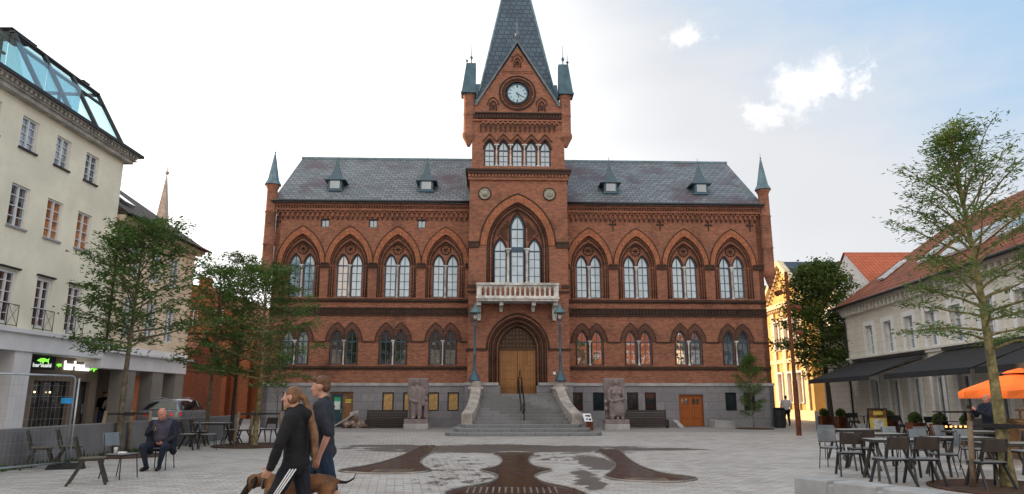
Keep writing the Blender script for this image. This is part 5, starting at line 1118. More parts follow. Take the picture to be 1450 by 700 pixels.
# terrace behind the planters
def RW(lx, ly, z=0):      # restaurant local -> world
    c, s = math.cos(ra), math.sin(ra); return (17.95 + lx * c - ly * s, 38 + lx * s + ly * c, z)
for i, lx in enumerate((3.0, 4.2, 5.6, 6.8, 8.2, 9.4, 10.8, 12.0, 13.4)):
    x, y, z = RW(lx, -1.2 - .5 * (i % 2)); chair('black', x, y, (150, 40, -60, 190, 100, -120, 20, 170, -90)[i], 'black chair on the restaurant terrace behind the planters', GT)
def bistro(lx, ly, label):
    x, y, z = RW(lx, ly); e = empty('bistro_table', (x, y, 0), 0, label, 'table', 'black bistro tables on the terrace')
    q = MB(); q.lathe([(.34, 0), (.34, .02)], (0, 0, .72), 16, False); q.build('table_top', DARKMET, e); q = MB(); q.lathe([(.03, 0), (.03, .72)], (0, 0, 0), 6); q.lathe([(.22, 0), (.2, .02), (.03, .04)], (0, 0, 0), 10); q.build('pedestal', BLACK, e)
bistro(5.0, -1.5, 'black bistro table on the terrace behind the menu board'); bistro(8.0, -1.9, 'black bistro table on the terrace between the planters'); bistro(10.2, -1.4, 'black bistro table below the second awning'); bistro(12.7, -1.7, 'black bistro table beside the photographing man')
for i, (u, F) in enumerate(((1165, 37.0), (1188, 36.0), (1256, 30.5), (1292, 26.6), (1327, 25.2), (1366, 23.6))):
    x, y = P_(u, F); lab = ('leftmost rusty planter with clipped bush beside the dark tree', 'second rusty planter from the left with round bush', 'rusty planter with bush right behind the menu board', 'rusty planter with bush between menu board and tables', 'rusty planter with bush left of the candle lit table', 'rusty planter with spiky bush nearest the photographing man')[i]
    e = empty('planter', (x, y, 0), .08, lab, 'planter', 'rusty square planters along the terrace')
    q = MB(); q.panel(rect(-.24, .24, 0, .62), [], -.24); q.box(-.24, .24, -.24, .24, 0, .6); q.ring(rect(-.25, .25, .56, .63), rect(-.2, .2, .57, .62), -.25, .25); q.build('box', CORTEN, e)
    rg = np.random.default_rng(i + 40); n = 900; th = rg.uniform(0, 2 * PI, n); ph_ = np.arccos(rg.uniform(-.6, 1, n)); rr = rg.uniform(.17, .25, n)
    D = np.stack([np.sin(ph_) * np.cos(th), np.sin(ph_) * np.sin(th), np.cos(ph_)], 1); leaf_mesh('bush', D * rr[:, None] + np.array([0, 0, .78]), D, .06, L_DARK, e, .6, .9, i)
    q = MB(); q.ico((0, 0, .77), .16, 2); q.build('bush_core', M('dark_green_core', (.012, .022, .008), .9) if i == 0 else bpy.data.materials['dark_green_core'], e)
# menu board
x, y = P_(1240, 29.0); mb_ = empty('menu_board', (x, y, 0), -.12, 'black framed yellow menu board standing before the terrace', 'sign')
q = MB(); q.ring(rect(-.38, .38, .0, 1.12), rect(-.34, .34, .06, 1.07), -.03, .03); q.bar((-.36, .02, 1.05), (-.36, .4, 0), .03); q.bar((.36, .02, 1.05), (.36, .4, 0), .03); q.build('frame', BLACK, mb_)
q = MB(); q.box(-.34, .34, -.01, .01, .06, 1.07); q.build('poster', M('yellow_poster', (.55, .43, .07), .6, var=.1), mb_)
q = MB(); q.box(-.34, .34, -.016, -.011, .74, 1.07); q.build('food_photo', M('dark_food_photo', (.10, .11, .05), .6, var=.8, scale=9, c2=(.35, .12, .06)), mb_)
q = MB(); q.box(-.16, .2, -.022, -.017, .86, 1.0); q.build('title_patch', bpy.data.materials['yellow_poster'], mb_)
q = MB(); q.box(-.2, .2, -.022, -.017, .26, .7); q.build('price_list', M('printed_price_list', (.55, .55, .53), .6, var=.3, scale=12, fine=70), mb_)
q = MB(); q.box(-.14, .26, -.024, -.018, .1, .22); q.build('menu_footer', M('grey_print', (.12, .12, .12), .6), mb_)
# benches
def bench(x, y, w, label):
    e = empty('bench', (x, y, 0), R(2), label, 'bench', 'dark plank benches at the foot of the town hall')
    BW_ = bpy.data.materials.get('dark_stained_planks') or M('dark_stained_planks', (.035, .024, .022), .6, var=.3, scale=3)
    q = MB()
    for k in range(4): q.hexa([(-w / 2, .12 + k * .03, .42 + k * .125), (w / 2, .12 + k * .03, .42 + k * .125), (w / 2, .16 + k * .03, .42 + k * .125), (-w / 2, .16 + k * .03, .42 + k * .125)], [(-w / 2, .145 + k * .03, .53 + k * .125), (w / 2, .145 + k * .03, .53 + k * .125), (w / 2, .185 + k * .03, .53 + k * .125), (-w / 2, .185 + k * .03, .53 + k * .125)])
    q.build('backrest', BW_, e)
    q = MB()
    for k in range(4): q.box(-w / 2, w / 2, -.32 + k * .11, -.22 + k * .11, .4, .44)
    for k in range(3): q.box(-w / 2, w / 2, -.31, -.28, .08 + k * .105, .175 + k * .105)
    q.build('seat', BW_, e)
    for s in (-1, 1): q = MB(); q.box(s * w / 2 - .05, s * w / 2 + .05, -.33, .12, 0, .41); q.bar((s * w / 2, .16, 0), (s * w / 2, .3, .92), .08, .05); q.build('bench_end', BW_, e)
bench(-6.5, 38.35, 2.3, 'dark plank bench left of the stairs beside the heap'); bench(7.05, 38.5, 2.3, 'dark plank bench right of the stairs beside the female statue')
# info sign, bin, bollard, light mast
e = empty('information_stand', (3.45, 32.3, 0), R(4), 'small rusty stand with tilted white information panel by the steps', 'sign')
q = MB(); q.box(-.15, .15, -.06, .06, 0, .55); q.build('stand', CORTEN, e)
q = MB(); q.hexa([(-.24, -.16, .52), (.1, -.16, .52), (.1, .0, .5), (-.24, .0, .5)], [(-.32, -.02, .86), (.04, -.02, .86), (.04, .05, .84), (-.32, .05, .84)]); q.build('panel', M('printed_white_panel', (.68, .72, .78), .4, var=.06), e)
q = MB()
for k, (a, b, c, d) in enumerate(((-.2, .02, .74, .8), (-.06, .0, .72, .80), (-.17, -.1, .6, .66), (-.05, .05, .58, .65))):
    yy = lambda z: -.17 + (z - .52) * .41
    q.add([(a, yy(c) - .003, c), (b, yy(c) - .003, c), (b, yy(d) - .003, d), (a, yy(d) - .003, d)], [(0, 1, 2, 3)])
q.build('panel_print', DARKMET, e)
e = empty('litter_bin', (14.25, 38.7, 0), 0, 'dark ribbed litter bin at the right corner of the town hall', 'bin')
q = MB(); q.lathe([(.26, 0), (.28, .05), (.28, .9), (.24, .92)], (0, 0, 0), 16, False)
for k in range(16): a = k * PI / 8; q.box(.285 * math.cos(a) - .015, .285 * math.cos(a) + .015, .285 * math.sin(a) - .015, .285 * math.sin(a) + .015, .06, .88)
q.build('bin_body', DARKMET, e); q = MB(); q.lathe([(.3, 0), (.3, .05), (.26, .08), (.1, .09)], (0, 0, .96), 16); q.lathe([(.24, 0), (.24, .06)], (0, 0, .91), 10); q.build('lid', BLACK, e)
q = MB(); q.lathe([(.07, 0), (.07, .9), (.05, .94), (.0, .95)], (0, 0, 0), 10); o = q.build('bollard', M('blue_grey_bollard', (.16, .2, .25), .5)); o.location = (14.35, 34.2, 0); tag(o, 'blue grey bollard standing right of the rusty light mast', 'bollard')
q = MB(); q.lathe([(.09, 0), (.09, .8), (.06, .85)], (0, 0, 0), 8); o = q.build('bollard', DARKMET); o.location = (18.0, 45.5, 0); tag(o, 'short pale lit post before the ochre house', 'bollard')
e = empty('light_mast', (12.0, 30.5, 0), 0, 'tall rust brown mast with three spotlights before the gabled houses', 'lamp post')
q = MB(); q.lathe([(.115, 0), (.11, 2.2), (.085, 2.3), (.075, 6.9), (.07, 6.95)], (0, 0, 0), 8, False); q.build('mast', CORTEN, e)
for z, ax, dz in ((6.05, -.35, -.1), (5.4, .3, -.05), (4.3, .32, -.05)):
    q = MB(); q.bar((0, 0, z), (ax, -.02, z), .04); d = Vector((ax, -.15, dz - .1)).normalized(); c = Vector((ax, -.02, z)); q.tube([c - d * .12, c + d * .05, c + d * .2], [.07, .11, .13], 10); q.build('spotlight', CORTEN, e)
# concrete barrier, fence
e = empty('concrete_barrier', (4.55, 9.5, 0), math.atan2(8.6 - 10.4, 4.98 - 4.12), 'pale concrete barrier block at the bottom right edge', 'barrier')
q = MB(); L2 = 1.0; prof = [(-.24, 0), (.24, 0), (.2, .42), (.18, .44), (-.18, .44), (-.2, .42)]
segs = [(-L2, -.45), (-.35, .28), (.38, L2)]
vs = lambda x, d=0: [(x, a, b - (d if b > .3 else 0)) for a, b in prof]
for a, b in segs: q.add(vs(a) + vs(b), [tuple(range(6))[::-1], tuple(range(6, 12))] + [(i, (i + 1) % 6, (i + 1) % 6 + 6, i + 6) for i in range(6)])
for a, b in ((-.45, -.35), (.28, .38)): q.add(vs(a, .05) + vs(b, .05), [tuple(range(6))[::-1], tuple(range(6, 12))] + [(i, (i + 1) % 6, (i + 1) % 6 + 6, i + 6) for i in range(6)])
q.build('block', CONC, e, bevel=.01, fix=False); q = MB(); q.box(-.62, -.2, -.252, -.2, .0, .1); q.build('fork_slot', BLACK, e)
A = Vector((-9.78, 16.1, 0)); B = Vector((-10.8, 13.1, 0)); D_ = (B - A); e = empty('mesh_fence', tuple(A), math.atan2(D_.y, D_.x), 'galvanised temporary mesh fence panel at the left edge', 'fence'); Lf = 3.4
q = MB(); r_ = .021; q.tube([(0, 0, .1), (0, 0, 1.9), (.03, 0, 1.97), (.1, 0, 2.0), (Lf, 0, 2.0)], r_, 8); q.tube([(.0, 0, .14), (Lf, 0, .14)], r_, 8); q.tube([(Lf, 0, .1), (Lf, 0, 2.0)], r_, 8); q.tube([(-.06, .04, 0), (-.06, .04, 1.95)], r_, 8); q.build('frame', STEEL, e)
q = MB()
for k in range(1, 34): q.tube([(k * .1, 0, .14), (k * .1, 0, 2.0)], .0015, 3, False)
for k in range(1, 8): q.tube([(0, 0, .14 + k * .235), (Lf, 0, .14 + k * .235)], .0018, 3, False)
q.build('wire_mesh', STEEL, e)
q = MB(); q.box(.03, .3, .01, .02, 1.4, 1.52); q.build('blue_tag', M('bright_blue_tag', (.03, .30, .62), .5), e)
q = MB(); q.hexa([(-.35, -.13, 0), (.4, -.13, 0), (.4, .13, 0), (-.35, .13, 0)], [(-.28, -.09, .13), (.33, -.09, .13), (.33, .09, .13), (-.28, .09, .13)]); o = q.build('fence_foot', M('black_rubber', (.02, .02, .022), .8), None, bevel=.01); o.location = tuple(A); o.rotation_euler = (0, 0, R(12)); tag(o, 'black rubber foot block holding the mesh fence', 'fence foot')
# parasol, counter, small stand
e = empty('parasol', (13.2, 18.6, 0), R(20), 'orange parasol with faded white print above the wooden counter', 'parasol')
ORC = M('orange_canvas', (.80, .16, .02), .75, var=.1, scale=2)
q = MB(); n = 8; hub = (0, 0, 2.16); rim = [(1.5 * math.cos(k * PI / 4 + .39), 1.5 * math.sin(k * PI / 4 + .39), 1.68) for k in range(n)]
mid = [(.5 * math.cos(k * PI / 4 + .39), .5 * math.sin(k * PI / 4 + .39), 2.08) for k in range(n)]; low = [(x * 1.0, y * 1.0, z - .17) for x, y, z in rim]
rm2 = [((rim[k][0] + rim[(k + 1) % n][0]) * .48, (rim[k][1] + rim[(k + 1) % n][1]) * .48, 1.75) for k in range(n)]
vs_ = [hub] + mid + rim + rm2 + low; fs = []
for k in range(n):
    j = (k + 1) % n; fs += [(0, 1 + k, 1 + j), (1 + k, 9 + k, 17 + k), (1 + k, 17 + k, 1 + j), (1 + j, 17 + k, 9 + j), (9 + k, 25 + k, 17 + k), (17 + k, 25 + j, 9 + j), (17 + k, 25 + k, 25 + j)]
q.add(vs_, fs); q.lathe([(.42, 2.15), (.3, 2.21), (.04, 2.28)], (0, 0, 0), 8, False); cpy = q.build('canopy', ORC, e)
q = MB()
for k, (w_, h_) in enumerate(((.05, .07), (.07, .05), (.04, .08), (.08, .05), (.05, .06))): x_ = -.16 + k * .075; q.prism([(x_ - w_ / 2, -h_ / 2), (x_ - w_ / 3, h_ / 2), (x_ + w_ / 2, h_ / 3), (x_ + w_ / 2.5, -h_ / 2)], -.004, .004)
o = q.build('faded_logo', WHITE, cpy); o.location = (-.985, -.985, 1.63); o.rotation_euler = (0, 0, R(-45))
q = MB(); q.tube([(0, 0, 0), (0, 0, 2.24)], .035, 8); q.build('pole', M('wooden_pole', (.36, .19, .08), .6), e)
for k in range(n):
    a = k * PI / 4 + .39; q = MB(); q.bar((0, 0, 2.12), (1.46 * math.cos(a), 1.46 * math.sin(a), 1.66), .02); q.build('rib', STAKE, e)
q = MB(); q.box(-.35, .35, -.35, .35, 0, .08); q.build('base', CONC_D, e)
e = empty('wooden_counter', (14.2, 18.6, 0), R(-4), 'wooden serving counter beneath the orange parasol', 'counter'); WD = M('warm_planks', (.30, .17, .075), .7, var=.3, scale=4)
q = MB()
for k in range(9): q.box(-1.4, 1.4, -.3, -.27, .04 + k * .1, .13 + k * .1)
for xx in (-1.4, 1.35): q.box(xx, xx + .05, -.27, .3, 0, .94)
q.build('front', WD, e); q = MB(); q.box(-1.5, 1.5, -.38, .36, .95, .99); q.build('counter_top', WD, e)
q = MB()
for xx in (-1.3, 0, 1.3): q.bar((xx, -.3, .99), (xx, -.3, 1.2), .04)
q.box(-1.4, 1.4, -.34, -.26, 1.2, 1.24); q.build('rail', WD, e)
x, y = P_(1384, 18.6); e = empty('chalk_board', (x, y, 0), .1, 'grey chalk board with timber post behind the photographing man', 'sign'); q = MB(); q.box(-.28, .05, -.02, .02, .25, 1.0); q.build('board', M('grey_chalk_board', (.08, .085, .095), .7), e); q = MB(); q.bar((-.3, 0, 0), (-.3, 0, 1.15), .06); q.bar((.08, 0, 0), (.08, 0, 1.05), .05); q.build('post', STAKE, e)
x, y = P_(1346, 22.3); e = empty('candle_table', (x, y, 0), 0, 'high black table with small candles behind the planters', 'table'); q = MB(); q.box(-.45, .45, -.3, .3, 1.08, 1.12); q.build('table_top', BLACK, e)
for s in (-1, 1): q = MB(); q.bar((s * .4, 0, 0), (s * .4, 0, 1.08), .05); q.build('leg', BLACK, e)
q = MB(); q.box(-.4, .4, -.25, .25, .6, .63); q.build('shelf', BLACK, e)
CN = M('candle_flame', (1, .45, .12), .5, emit=2.2, var=0)
for k in range(5): q = MB(); q.lathe([(.03, 0), (.03, .05)], (-.32 + k * .15, -.12, .63), 8, False); o = q.build('candle', CN); o.location = (x, y, 0); tag(o, 'small lit candle on the shelf of the black table', 'candle', 'candles on the high black table')
# ==================================================================== FIGURES
def cap_mesh(bm, p, r1, q, r2, sub=2):
    """tapered capsule (convex hull of two spheres)"""
    tmp = bmesh.new()
    a = bmesh.ops.create_icosphere(tmp, subdivisions=sub, radius=r1, matrix=Matrix.Translation(p))['verts']
    b = bmesh.ops.create_icosphere(tmp, subdivisions=sub, radius=r2, matrix=Matrix.Translation(q))['verts']
    h = bmesh.ops.convex_hull(tmp, input=tmp.verts)
    bmesh.ops.delete(tmp, geom=[g for g in set(h['geom_interior'] + h['geom_unused']) if isinstance(g, bmesh.types.BMVert)], context='VERTS')
    me = bpy.data.meshes.new('t'); tmp.to_mesh(me); tmp.free(); bm.from_mesh(me); bpy.data.meshes.remove(me)
def ell_mesh(bm, c, rad, rot=None):
    m = Matrix.Translation(c) @ (rot.to_4x4() if rot is not None else Matrix()) @ Matrix.Diagonal((*rad, 1))
    bmesh.ops.create_icosphere(bm, subdivisions=3, radius=1, matrix=m)
def grow(name, prims, vox, mat, parent=None, infl=0.0, smooth=4, wrinkle=0):
    bm = bmesh.new()
    for p in prims:
        if p[0] == 'c': cap_mesh(bm, Vector(p[1]), p[2] + infl, Vector(p[3]), p[4] + infl)
        else: ell_mesh(bm, Vector(p[1]), [x + infl for x in p[2]], p[3] if len(p) > 3 else None)
    me = bpy.data.meshes.new(name); bm.to_mesh(me); bm.free(); o = bpy.data.objects.new(name, me); col.objects.link(o)
    m = o.modifiers.new('r', 'REMESH'); m.mode = 'VOXEL'; m.voxel_size = vox
    m = o.modifiers.new('s', 'SMOOTH'); m.iterations = smooth; m.factor = .5
    if wrinkle:
        tx = bpy.data.textures.get('folds') or bpy.data.textures.new('folds', 'CLOUDS'); tx.noise_scale = .1; tx.noise_depth = 2
        m = o.modifiers.new('d', 'DISPLACE'); m.texture = tx; m.strength = wrinkle; m.mid_level = .5; m.texture_coords = 'LOCAL'
    dg = bpy.context.evaluated_depsgraph_get(); dg.update(); me2 = bpy.data.meshes.new_from_object(o.evaluated_get(dg))
    o.modifiers.clear(); o.data = me2; me2.name = name; bpy.data.meshes.remove(me)
    me2.materials.clear(); me2.materials.append(mat); me2.polygons.foreach_set('use_smooth', [True] * len(me2.polygons))
    if parent is not None: setparent(o, parent)
    return o
V = Vector
def mixv(a, b, t): return V(a).lerp(V(b), t)
def hand(w, d, side, thumb_dir, curl=.5, s=1.0):
    """palm + five bent fingers; d hand direction, side = across the palm"""
    d = V(d).normalized(); sd = V(side); sd = (sd - d * sd.dot(d)).normalized(); nrm = d.cross(sd); w = V(w); o = []
    palm = w + d * .085 * s
    for k in (-1, 0, 1): o.append(('c', w + sd * .012 * k * s, .017 * s, palm + sd * .024 * k * s, .014 * s))
    for k, L in enumerate((.07, .08, .075, .058)):
        b = palm + sd * (.033 - .022 * k) * s; m = b + (d * math.cos(curl * .5) + nrm * math.sin(curl * .5)) * L * .5 * s; t = m + (d * math.cos(curl * 1.4) + nrm * math.sin(curl * 1.4)) * L * .5 * s
        o += [('c', b, .0095 * s, m, .009 * s), ('c', m, .009 * s, t, .0075 * s)]
    b = w + d * .025 * s + sd * .025 * s; m = b + (sd * .7 + d * .5 + nrm * .3).normalized() * .04 * s; t = m + (sd * .25 + d * .8 + nrm * .4).normalized() * .032 * s
    o += [('c', b, .012 * s, m, .0105 * s), ('c', m, .0105 * s, t, .008 * s)]
    return o
def head(c, f, s=1.0, jaw=1.0, beard=False):
    """c skull centre, f facing direction (unit, may tilt)"""
    f = V(f).normalized(); up = V((0, 0, 1)); up = (up - f * up.dot(f)).normalized(); sd = f.cross(up); c = V(c)
    rot = Matrix((sd, f, up)).transposed(); P = lambda x, y, z: c + (sd * x + f * y + up * z) * s
    o = [('e', P(0, -.008, .02), (.076 * s, .094 * s, .09 * s), rot), ('e', P(0, .025, -.04), (.058 * s * jaw, .062 * s, .075 * s), rot), ('c', P(0, .07, -.085), .022 * s * jaw, P(0, .06, -.05), .035 * s),
         ('c', P(0, .088, .012), .010 * s, P(0, .112, -.022), .0135 * s), ('c', P(-.03, .074, .03), .014 * s, P(.03, .074, .03), .014 * s), ('c', P(-.02, .084, -.055), .009 * s, P(.02, .084, -.055), .009 * s),
         ('e', P(-.079, -.005, -.005), (.012 * s, .02 * s, .033 * s), rot), ('e', P(.079, -.005, -.005), (.012 * s, .02 * s, .033 * s), rot),
         ('e', P(-.035, .055, -.02), (.025 * s, .03 * s, .025 * s), rot), ('e', P(.035, .055, -.02), (.025 * s, .03 * s, .025 * s), rot)]
    return o, P, rot
def face_parts(P, rot, parent, s=1.0, lips=(.42, .17, .14)):
    for k in (-1, 1):
        q = MB(); c = P(k * .031, .0745, .012); q.ico(c, .0115 * s, 2); q.build('eye', WHITE_EYE, parent)
        q = MB(); c = P(k * .0315, .0835, .012); q.ico(c, .0060 * s, 1); q.build('iris', BLACK, parent)
        q = MB(); q.tube([P(k * .014, .093, .034), P(k * .03, .093, .041), P(k * .048, .082, .034)], .0038 * s, 4); q.build('eyebrow', HAIR_B, parent)
    q = MB(); q.tube([P(-.024, .088, -.056), P(0, .095, -.054), P(.024, .088, -.056)], .0048 * s, 5); q.build('mouth', LIPS, parent)
WHITE_EYE = M('eye_white', (.6, .58, .55), .3, var=.02, bmp=0); LIPS = M('lips', (.38, .14, .11), .5, bmp=0); HAIR_B = M('brown_hair', (.12, .055, .025), .55, var=.3, scale=12, fine=60, bmp=.4)
HAIR_L = M('long_light_brown_hair', (.185, .09, .042), .5, var=.35, scale=14, fine=70, bmp=.5)
NAVY = M('navy_cloth', (.014, .018, .032), .9, var=.2, scale=4); BLACKC = M('black_cloth', (.010, .010, .012), .85, var=.3, scale=4); JEANS = M('blue_jeans', (.014, .02, .035), .9, var=.25, scale=5)
GREYT = M('slate_grey_tshirt', (.026, .030, .040), .9, var=.2, scale=4); SHORTS = M('blue_shorts', (.013, .03, .06), .85, var=.25, scale=5); SHOE = M('black_shoe_leather', (.012, .011, .011), .5)
PURPLE = M('dark_grey_violet_shirt', (.055, .05, .075), .9, var=.15); WSHIRT = M('white_shirt', (.60, .60, .64), .85, var=.08)
def fig(name, label, loc, rot, J, parts, facing, scale=1.0, vox=.012, girth=1.0, hs=1.0, hair=None, handcurl=.6, face=True, jaw=1.0, wr=.026, handset=None, skin=SKIN, detail=True, infl=.009):
    """J joints -> one continuous skin body; clothes and hair grown round it as children"""
    g = girth; S_ = skin; hp, P, rot_ = head(J['head'], facing, hs, jaw)
    B = {'head': hp, 'neck': [('c', J['neck'], .058 * g ** .5, mixv(J['neck'], J['head'], .6), .052)]}
    ch, pv, nk = V(J['chest']), V(J['pelvis']), V(J['neck']); shL, shR = V(J['shL']), V(J['shR']); hL, hR = V(J['hipL']), V(J['hipR'])
    mid = (ch + pv) / 2; bel = V(J.get('belly', mid))
    B['torso'] = [('c', shL * .82 + shR * .18, .078 * g, shR * .82 + shL * .18, .078 * g), ('c', mixv(shL, nk, .25), .055, mixv(shR, nk, .25), .055), ('c', mixv(ch, shL, .42), .1 * g, mixv(pv, hL, .6), .098 * g), ('c', mixv(ch, shR, .42), .1 * g, mixv(pv, hR, .6), .098 * g), ('c', ch, .115 * g, bel, .112 * g), ('c', bel, .11 * g, pv, .105 * g), ('c', nk, .06, ch, .1)]
    B['hips'] = [('c', hL, .092 * g, hR, .092 * g), ('c', pv, .1 * g, (hL + hR) / 2, .1 * g)]
    for s in 'LR':
        sh, el, wr_ = V(J['sh' + s]), V(J['el' + s]), V(J['wr' + s]); hi, kn, an, to = V(J['hip' + s]), V(J['kn' + s]), V(J['an' + s]), V(J['toe' + s])
        B['uarm' + s] = [('c', sh, .058 * g ** .7, el, .043 * g ** .5)]
        B['farm' + s] = [('c', el, .042 * g ** .5, mixv(el, wr_, .35), .04 * g ** .5), ('c', mixv(el, wr_, .35), .04 * g ** .5, wr_, .026)]
        B['thigh' + s] = [('c', hi, .095 * g, kn, .062 * g ** .5)]
        B['calf' + s] = [('c', kn, .058, mixv(kn, an, .35) + (kn - to).normalized() * .01, .058 * g ** .3), ('c', mixv(kn, an, .35), .056, an, .037)]
        B['foot' + s] = [('c', an - V((0, 0, .03)), .042, to, .036), ('c', an - V((0, 0, .035)) - (to - an) * .25, .036, an - V((0, 0, .035)), .04)]
        hd, sdv = J.get('hd' + s, (wr_ - el).normalized()), J.get('hs' + s, (0, -1, 0)); B['hand' + s] = hand(wr_, hd, sdv, None, handcurl, 1.0)
    body = grow(name, [p for k in B for p in B[k]], vox, S_, None, 0, 3)
    body.location = loc; body.rotation_euler = (0, 0, R(rot)); body.scale = (scale,) * 3; tag(body, label, 'person')
    KIDS[body.name] = []
    for pn, keys, mat, inf in parts:
        pr = []
        for k in keys:
            if isinstance(k, str): pr += B[k]
            else: pr.append(k)
        grow(pn, pr, max(vox, .011), mat, body, inf, 3, wr if pn not in ('shoes',) else 0)
    if hair: grow('hair', hair(P, rot_), max(vox * .8, .008), J.get('hairmat', HAIR_B), body, 0, 2, .016)
    if face: face_parts(P, rot_, body, hs)
    return body, P
SH = ('shoes', ['footL', 'footR'], SHOE, .01)
def legs(): return ['hips', 'thighL', 'thighR', 'calfL', 'calfR']
# ---- seated bald man, faces the camera (-y), looks down at a phone
J = dict(head=(0, -.12, 1.26), neck=(0, -.03, 1.10), chest=(0, .0, .90), belly=(0, -.06, .70), pelvis=(0, .06, .56), shL=(.24, .02, 1.02), shR=(-.24, .02, 1.02),
         elL=(.33, -.06, .74), wrL=(.14, -.24, .60), elR=(-.33, -.04, .80), wrR=(-.10, -.30, .90), hipL=(.12, .04, .52), hipR=(-.12, .04, .52), knL=(.23, -.42, .53), knR=(-.24, -.40, .53),
         anL=(.12, -.30, .09), anR=(-.15, -.32, .09), toeL=(.14, -.46, .04), toeR=(-.18, -.48, .04), hdL=(-.9, -.3, -.15), hsL=(0, -.8, .6), hdR=(.75, -.45, .3), hsR=(.1, -.2, 1))
man, P = fig('person', 'bald bearded man in dark jacket and jeans seated looking at his phone', (-7.68, 16.02, 0), 4, J,
    [('trousers', legs(), JEANS, .012), ('shirt', ['torso'], PURPLE, .012),
     ('jacket', ['uarmL', 'uarmR', 'farmL', 'farmR', ('c', (.24, .03, 1.03), .085, (.22, .03, .55), .12), ('c', (-.24, .03, 1.03), .085, (-.22, .03, .55), .12), ('c', (.1, .09, 1.05), .09, (.12, .13, .52), .12), ('c', (-.1, .09, 1.05), .09, (-.12, .13, .52), .12), ('c', (.26, -.06, .5), .05, (.27, .05, .40), .07), ('c', (-.26, -.06, .5), .05, (-.27, .05, .40), .07)], NAVY, .012), SH],
    (0, -.85, -.55), scale=.94, girth=1.22, hs=1.16, jaw=1.25, skin=SKIN_R, vox=.0115)
grow('beard', [('c', P(-.045, .045, -.07), .026, P(0, .075, -.1), .032), ('c', P(.045, .045, -.07), .026, P(0, .075, -.1), .032)], .008, M('grey_stubble', (.22, .14, .11), .9, var=.2, fine=80), man)
q = MB(); q.box(-.035, .035, -.005, .005, -.07, .07); ph = q.build('phone', BLACK, None, bevel=.003); ph.rotation_euler = (R(-38), R(35), R(15)); ph.location = (-7.69, 15.66, .90); tag(ph, 'black phone in the hands of the seated bald man', 'phone')
# ---- walking woman in the foreground, faces -x
J = dict(head=(-.03, 0, 1.515), neck=(.02, 0, 1.37), chest=(.03, 0, 1.2), pelvis=(.05, 0, .92), shL=(.02, -.175, 1.30), shR=(.03, .175, 1.30), elL=(-.05, -.26, 1.05), wrL=(-.13, -.23, .82), elR=(.12, .22, 1.03), wrR=(.05, .24, .80),
         hipL=(.05, -.09, .88), hipR=(.05, .09, .88), knL=(-.14, -.09, .49), knR=(.14, .09, .47), anL=(-.12, -.09, .09), anR=(.42, .09, .16), toeL=(-.28, -.1, .04), toeR=(.32, .09, .05), hdL=(-.5, .12, -.8), hsL=(-1, -.2, 0), hsR=(-1, 0, 0), hairmat=HAIR_L)
def hair_w(P, r): return [('e', P(0, -.018, .034), (.080, .093, .085), r), ('e', P(-.044, -.02, -.012), (.042, .058, .065), r), ('e', P(.044, -.02, -.012), (.042, .058, .065), r), ('c', P(0, -.085, .02), .038, P(0, -.14, -.02), .034), ('c', P(0, -.14, -.02), .034, P(0, -.20, -.2), .042), ('c', P(0, -.20, -.2), .042, P(-.03, -.25, -.42), .046), ('c', P(-.03, -.25, -.42), .046, P(-.05, -.26, -.58), .036), ('c', P(-.05, -.26, -.58), .035, P(-.05, -.25, -.74), .012)]
wom, P = fig('person', 'woman in black jacket with very long ponytail walking beside the dog', (-2.32, 7.72, 0), 0, J,
    [('jacket', ['torso', 'uarmL', 'uarmR', 'farmL', 'farmR', 'hips', ('c', (.06, -.07, .84), .105, (.06, .07, .84), .105), ('c', (.06, 0, 1.36), .075, (.12, 0, 1.33), .07), ('c', (-.02, 0, 1.36), .06, (-.0, 0, 1.3), .07)], BLACKC, .02), ('trousers', legs(), M('black_navy_track_trousers', (.010, .011, .02), .8), .016), SH],
    (-1, 0, -.06), scale=1.0, girth=.93, hs=.98, hair=hair_w, vox=.008, handcurl=.7)
for dz in (0, .028, .056):
    q = MB(); a, b = V((.06 + dz, -.205, .80)), V((-.13 + dz * .8, -.178, .50)); q.tube([a, b, V((-.12 + dz * .6, -.165, .15))], .008, 5); q.build('white_stripe', WHITE, wom)
# ---- walking man behind her
J = dict(head=(-.02, 0, 1.66), neck=(.03, 0, 1.50), chest=(.03, 0, 1.30), pelvis=(.05, 0, .98), shL=(.03, -.21, 1.43), shR=(.03, .21, 1.43), elL=(.17, -.27, 1.15), wrL=(.08, -.27, .90), elR=(-.05, .27, 1.14), wrR=(-.2, .25, .93),
         hipL=(.05, -.1, .94), hipR=(.05, .1, .94), knL=(.18, -.1, .53), knR=(-.12, .1, .53), anL=(.42, -.1, .2), anR=(-.1, .1, .09), toeL=(.32, -.1, .08), toeR=(-.27, .1, .04), hsL=(-1, 0, 0), hsR=(-1, 0, 0))
def hair_m(P, r): return [('e', P(0, -.02, .045), (.084, .10, .086), r), ('c', P(-.04, .055, .09), .032, P(.04, .055, .09), .032), ('e', P(0, -.055, -.005), (.072, .06, .07), r)]
mn, P = fig('person', 'brown haired man in grey t-shirt and blue shorts walking behind the woman', (-2.2, 8.35, 0), 0, J,
    [('tshirt', ['torso', 'uarmL', 'uarmR', ('c', (.05, -.09, .93), .115, (.05, .09, .93), .115)], GREYT, .016), ('shorts', ['hips', 'thighL', 'thighR'], SHORTS, .024), SH],
    (-1, 0, -.1), scale=.985, hs=1.04, hair=hair_m, vox=.009)
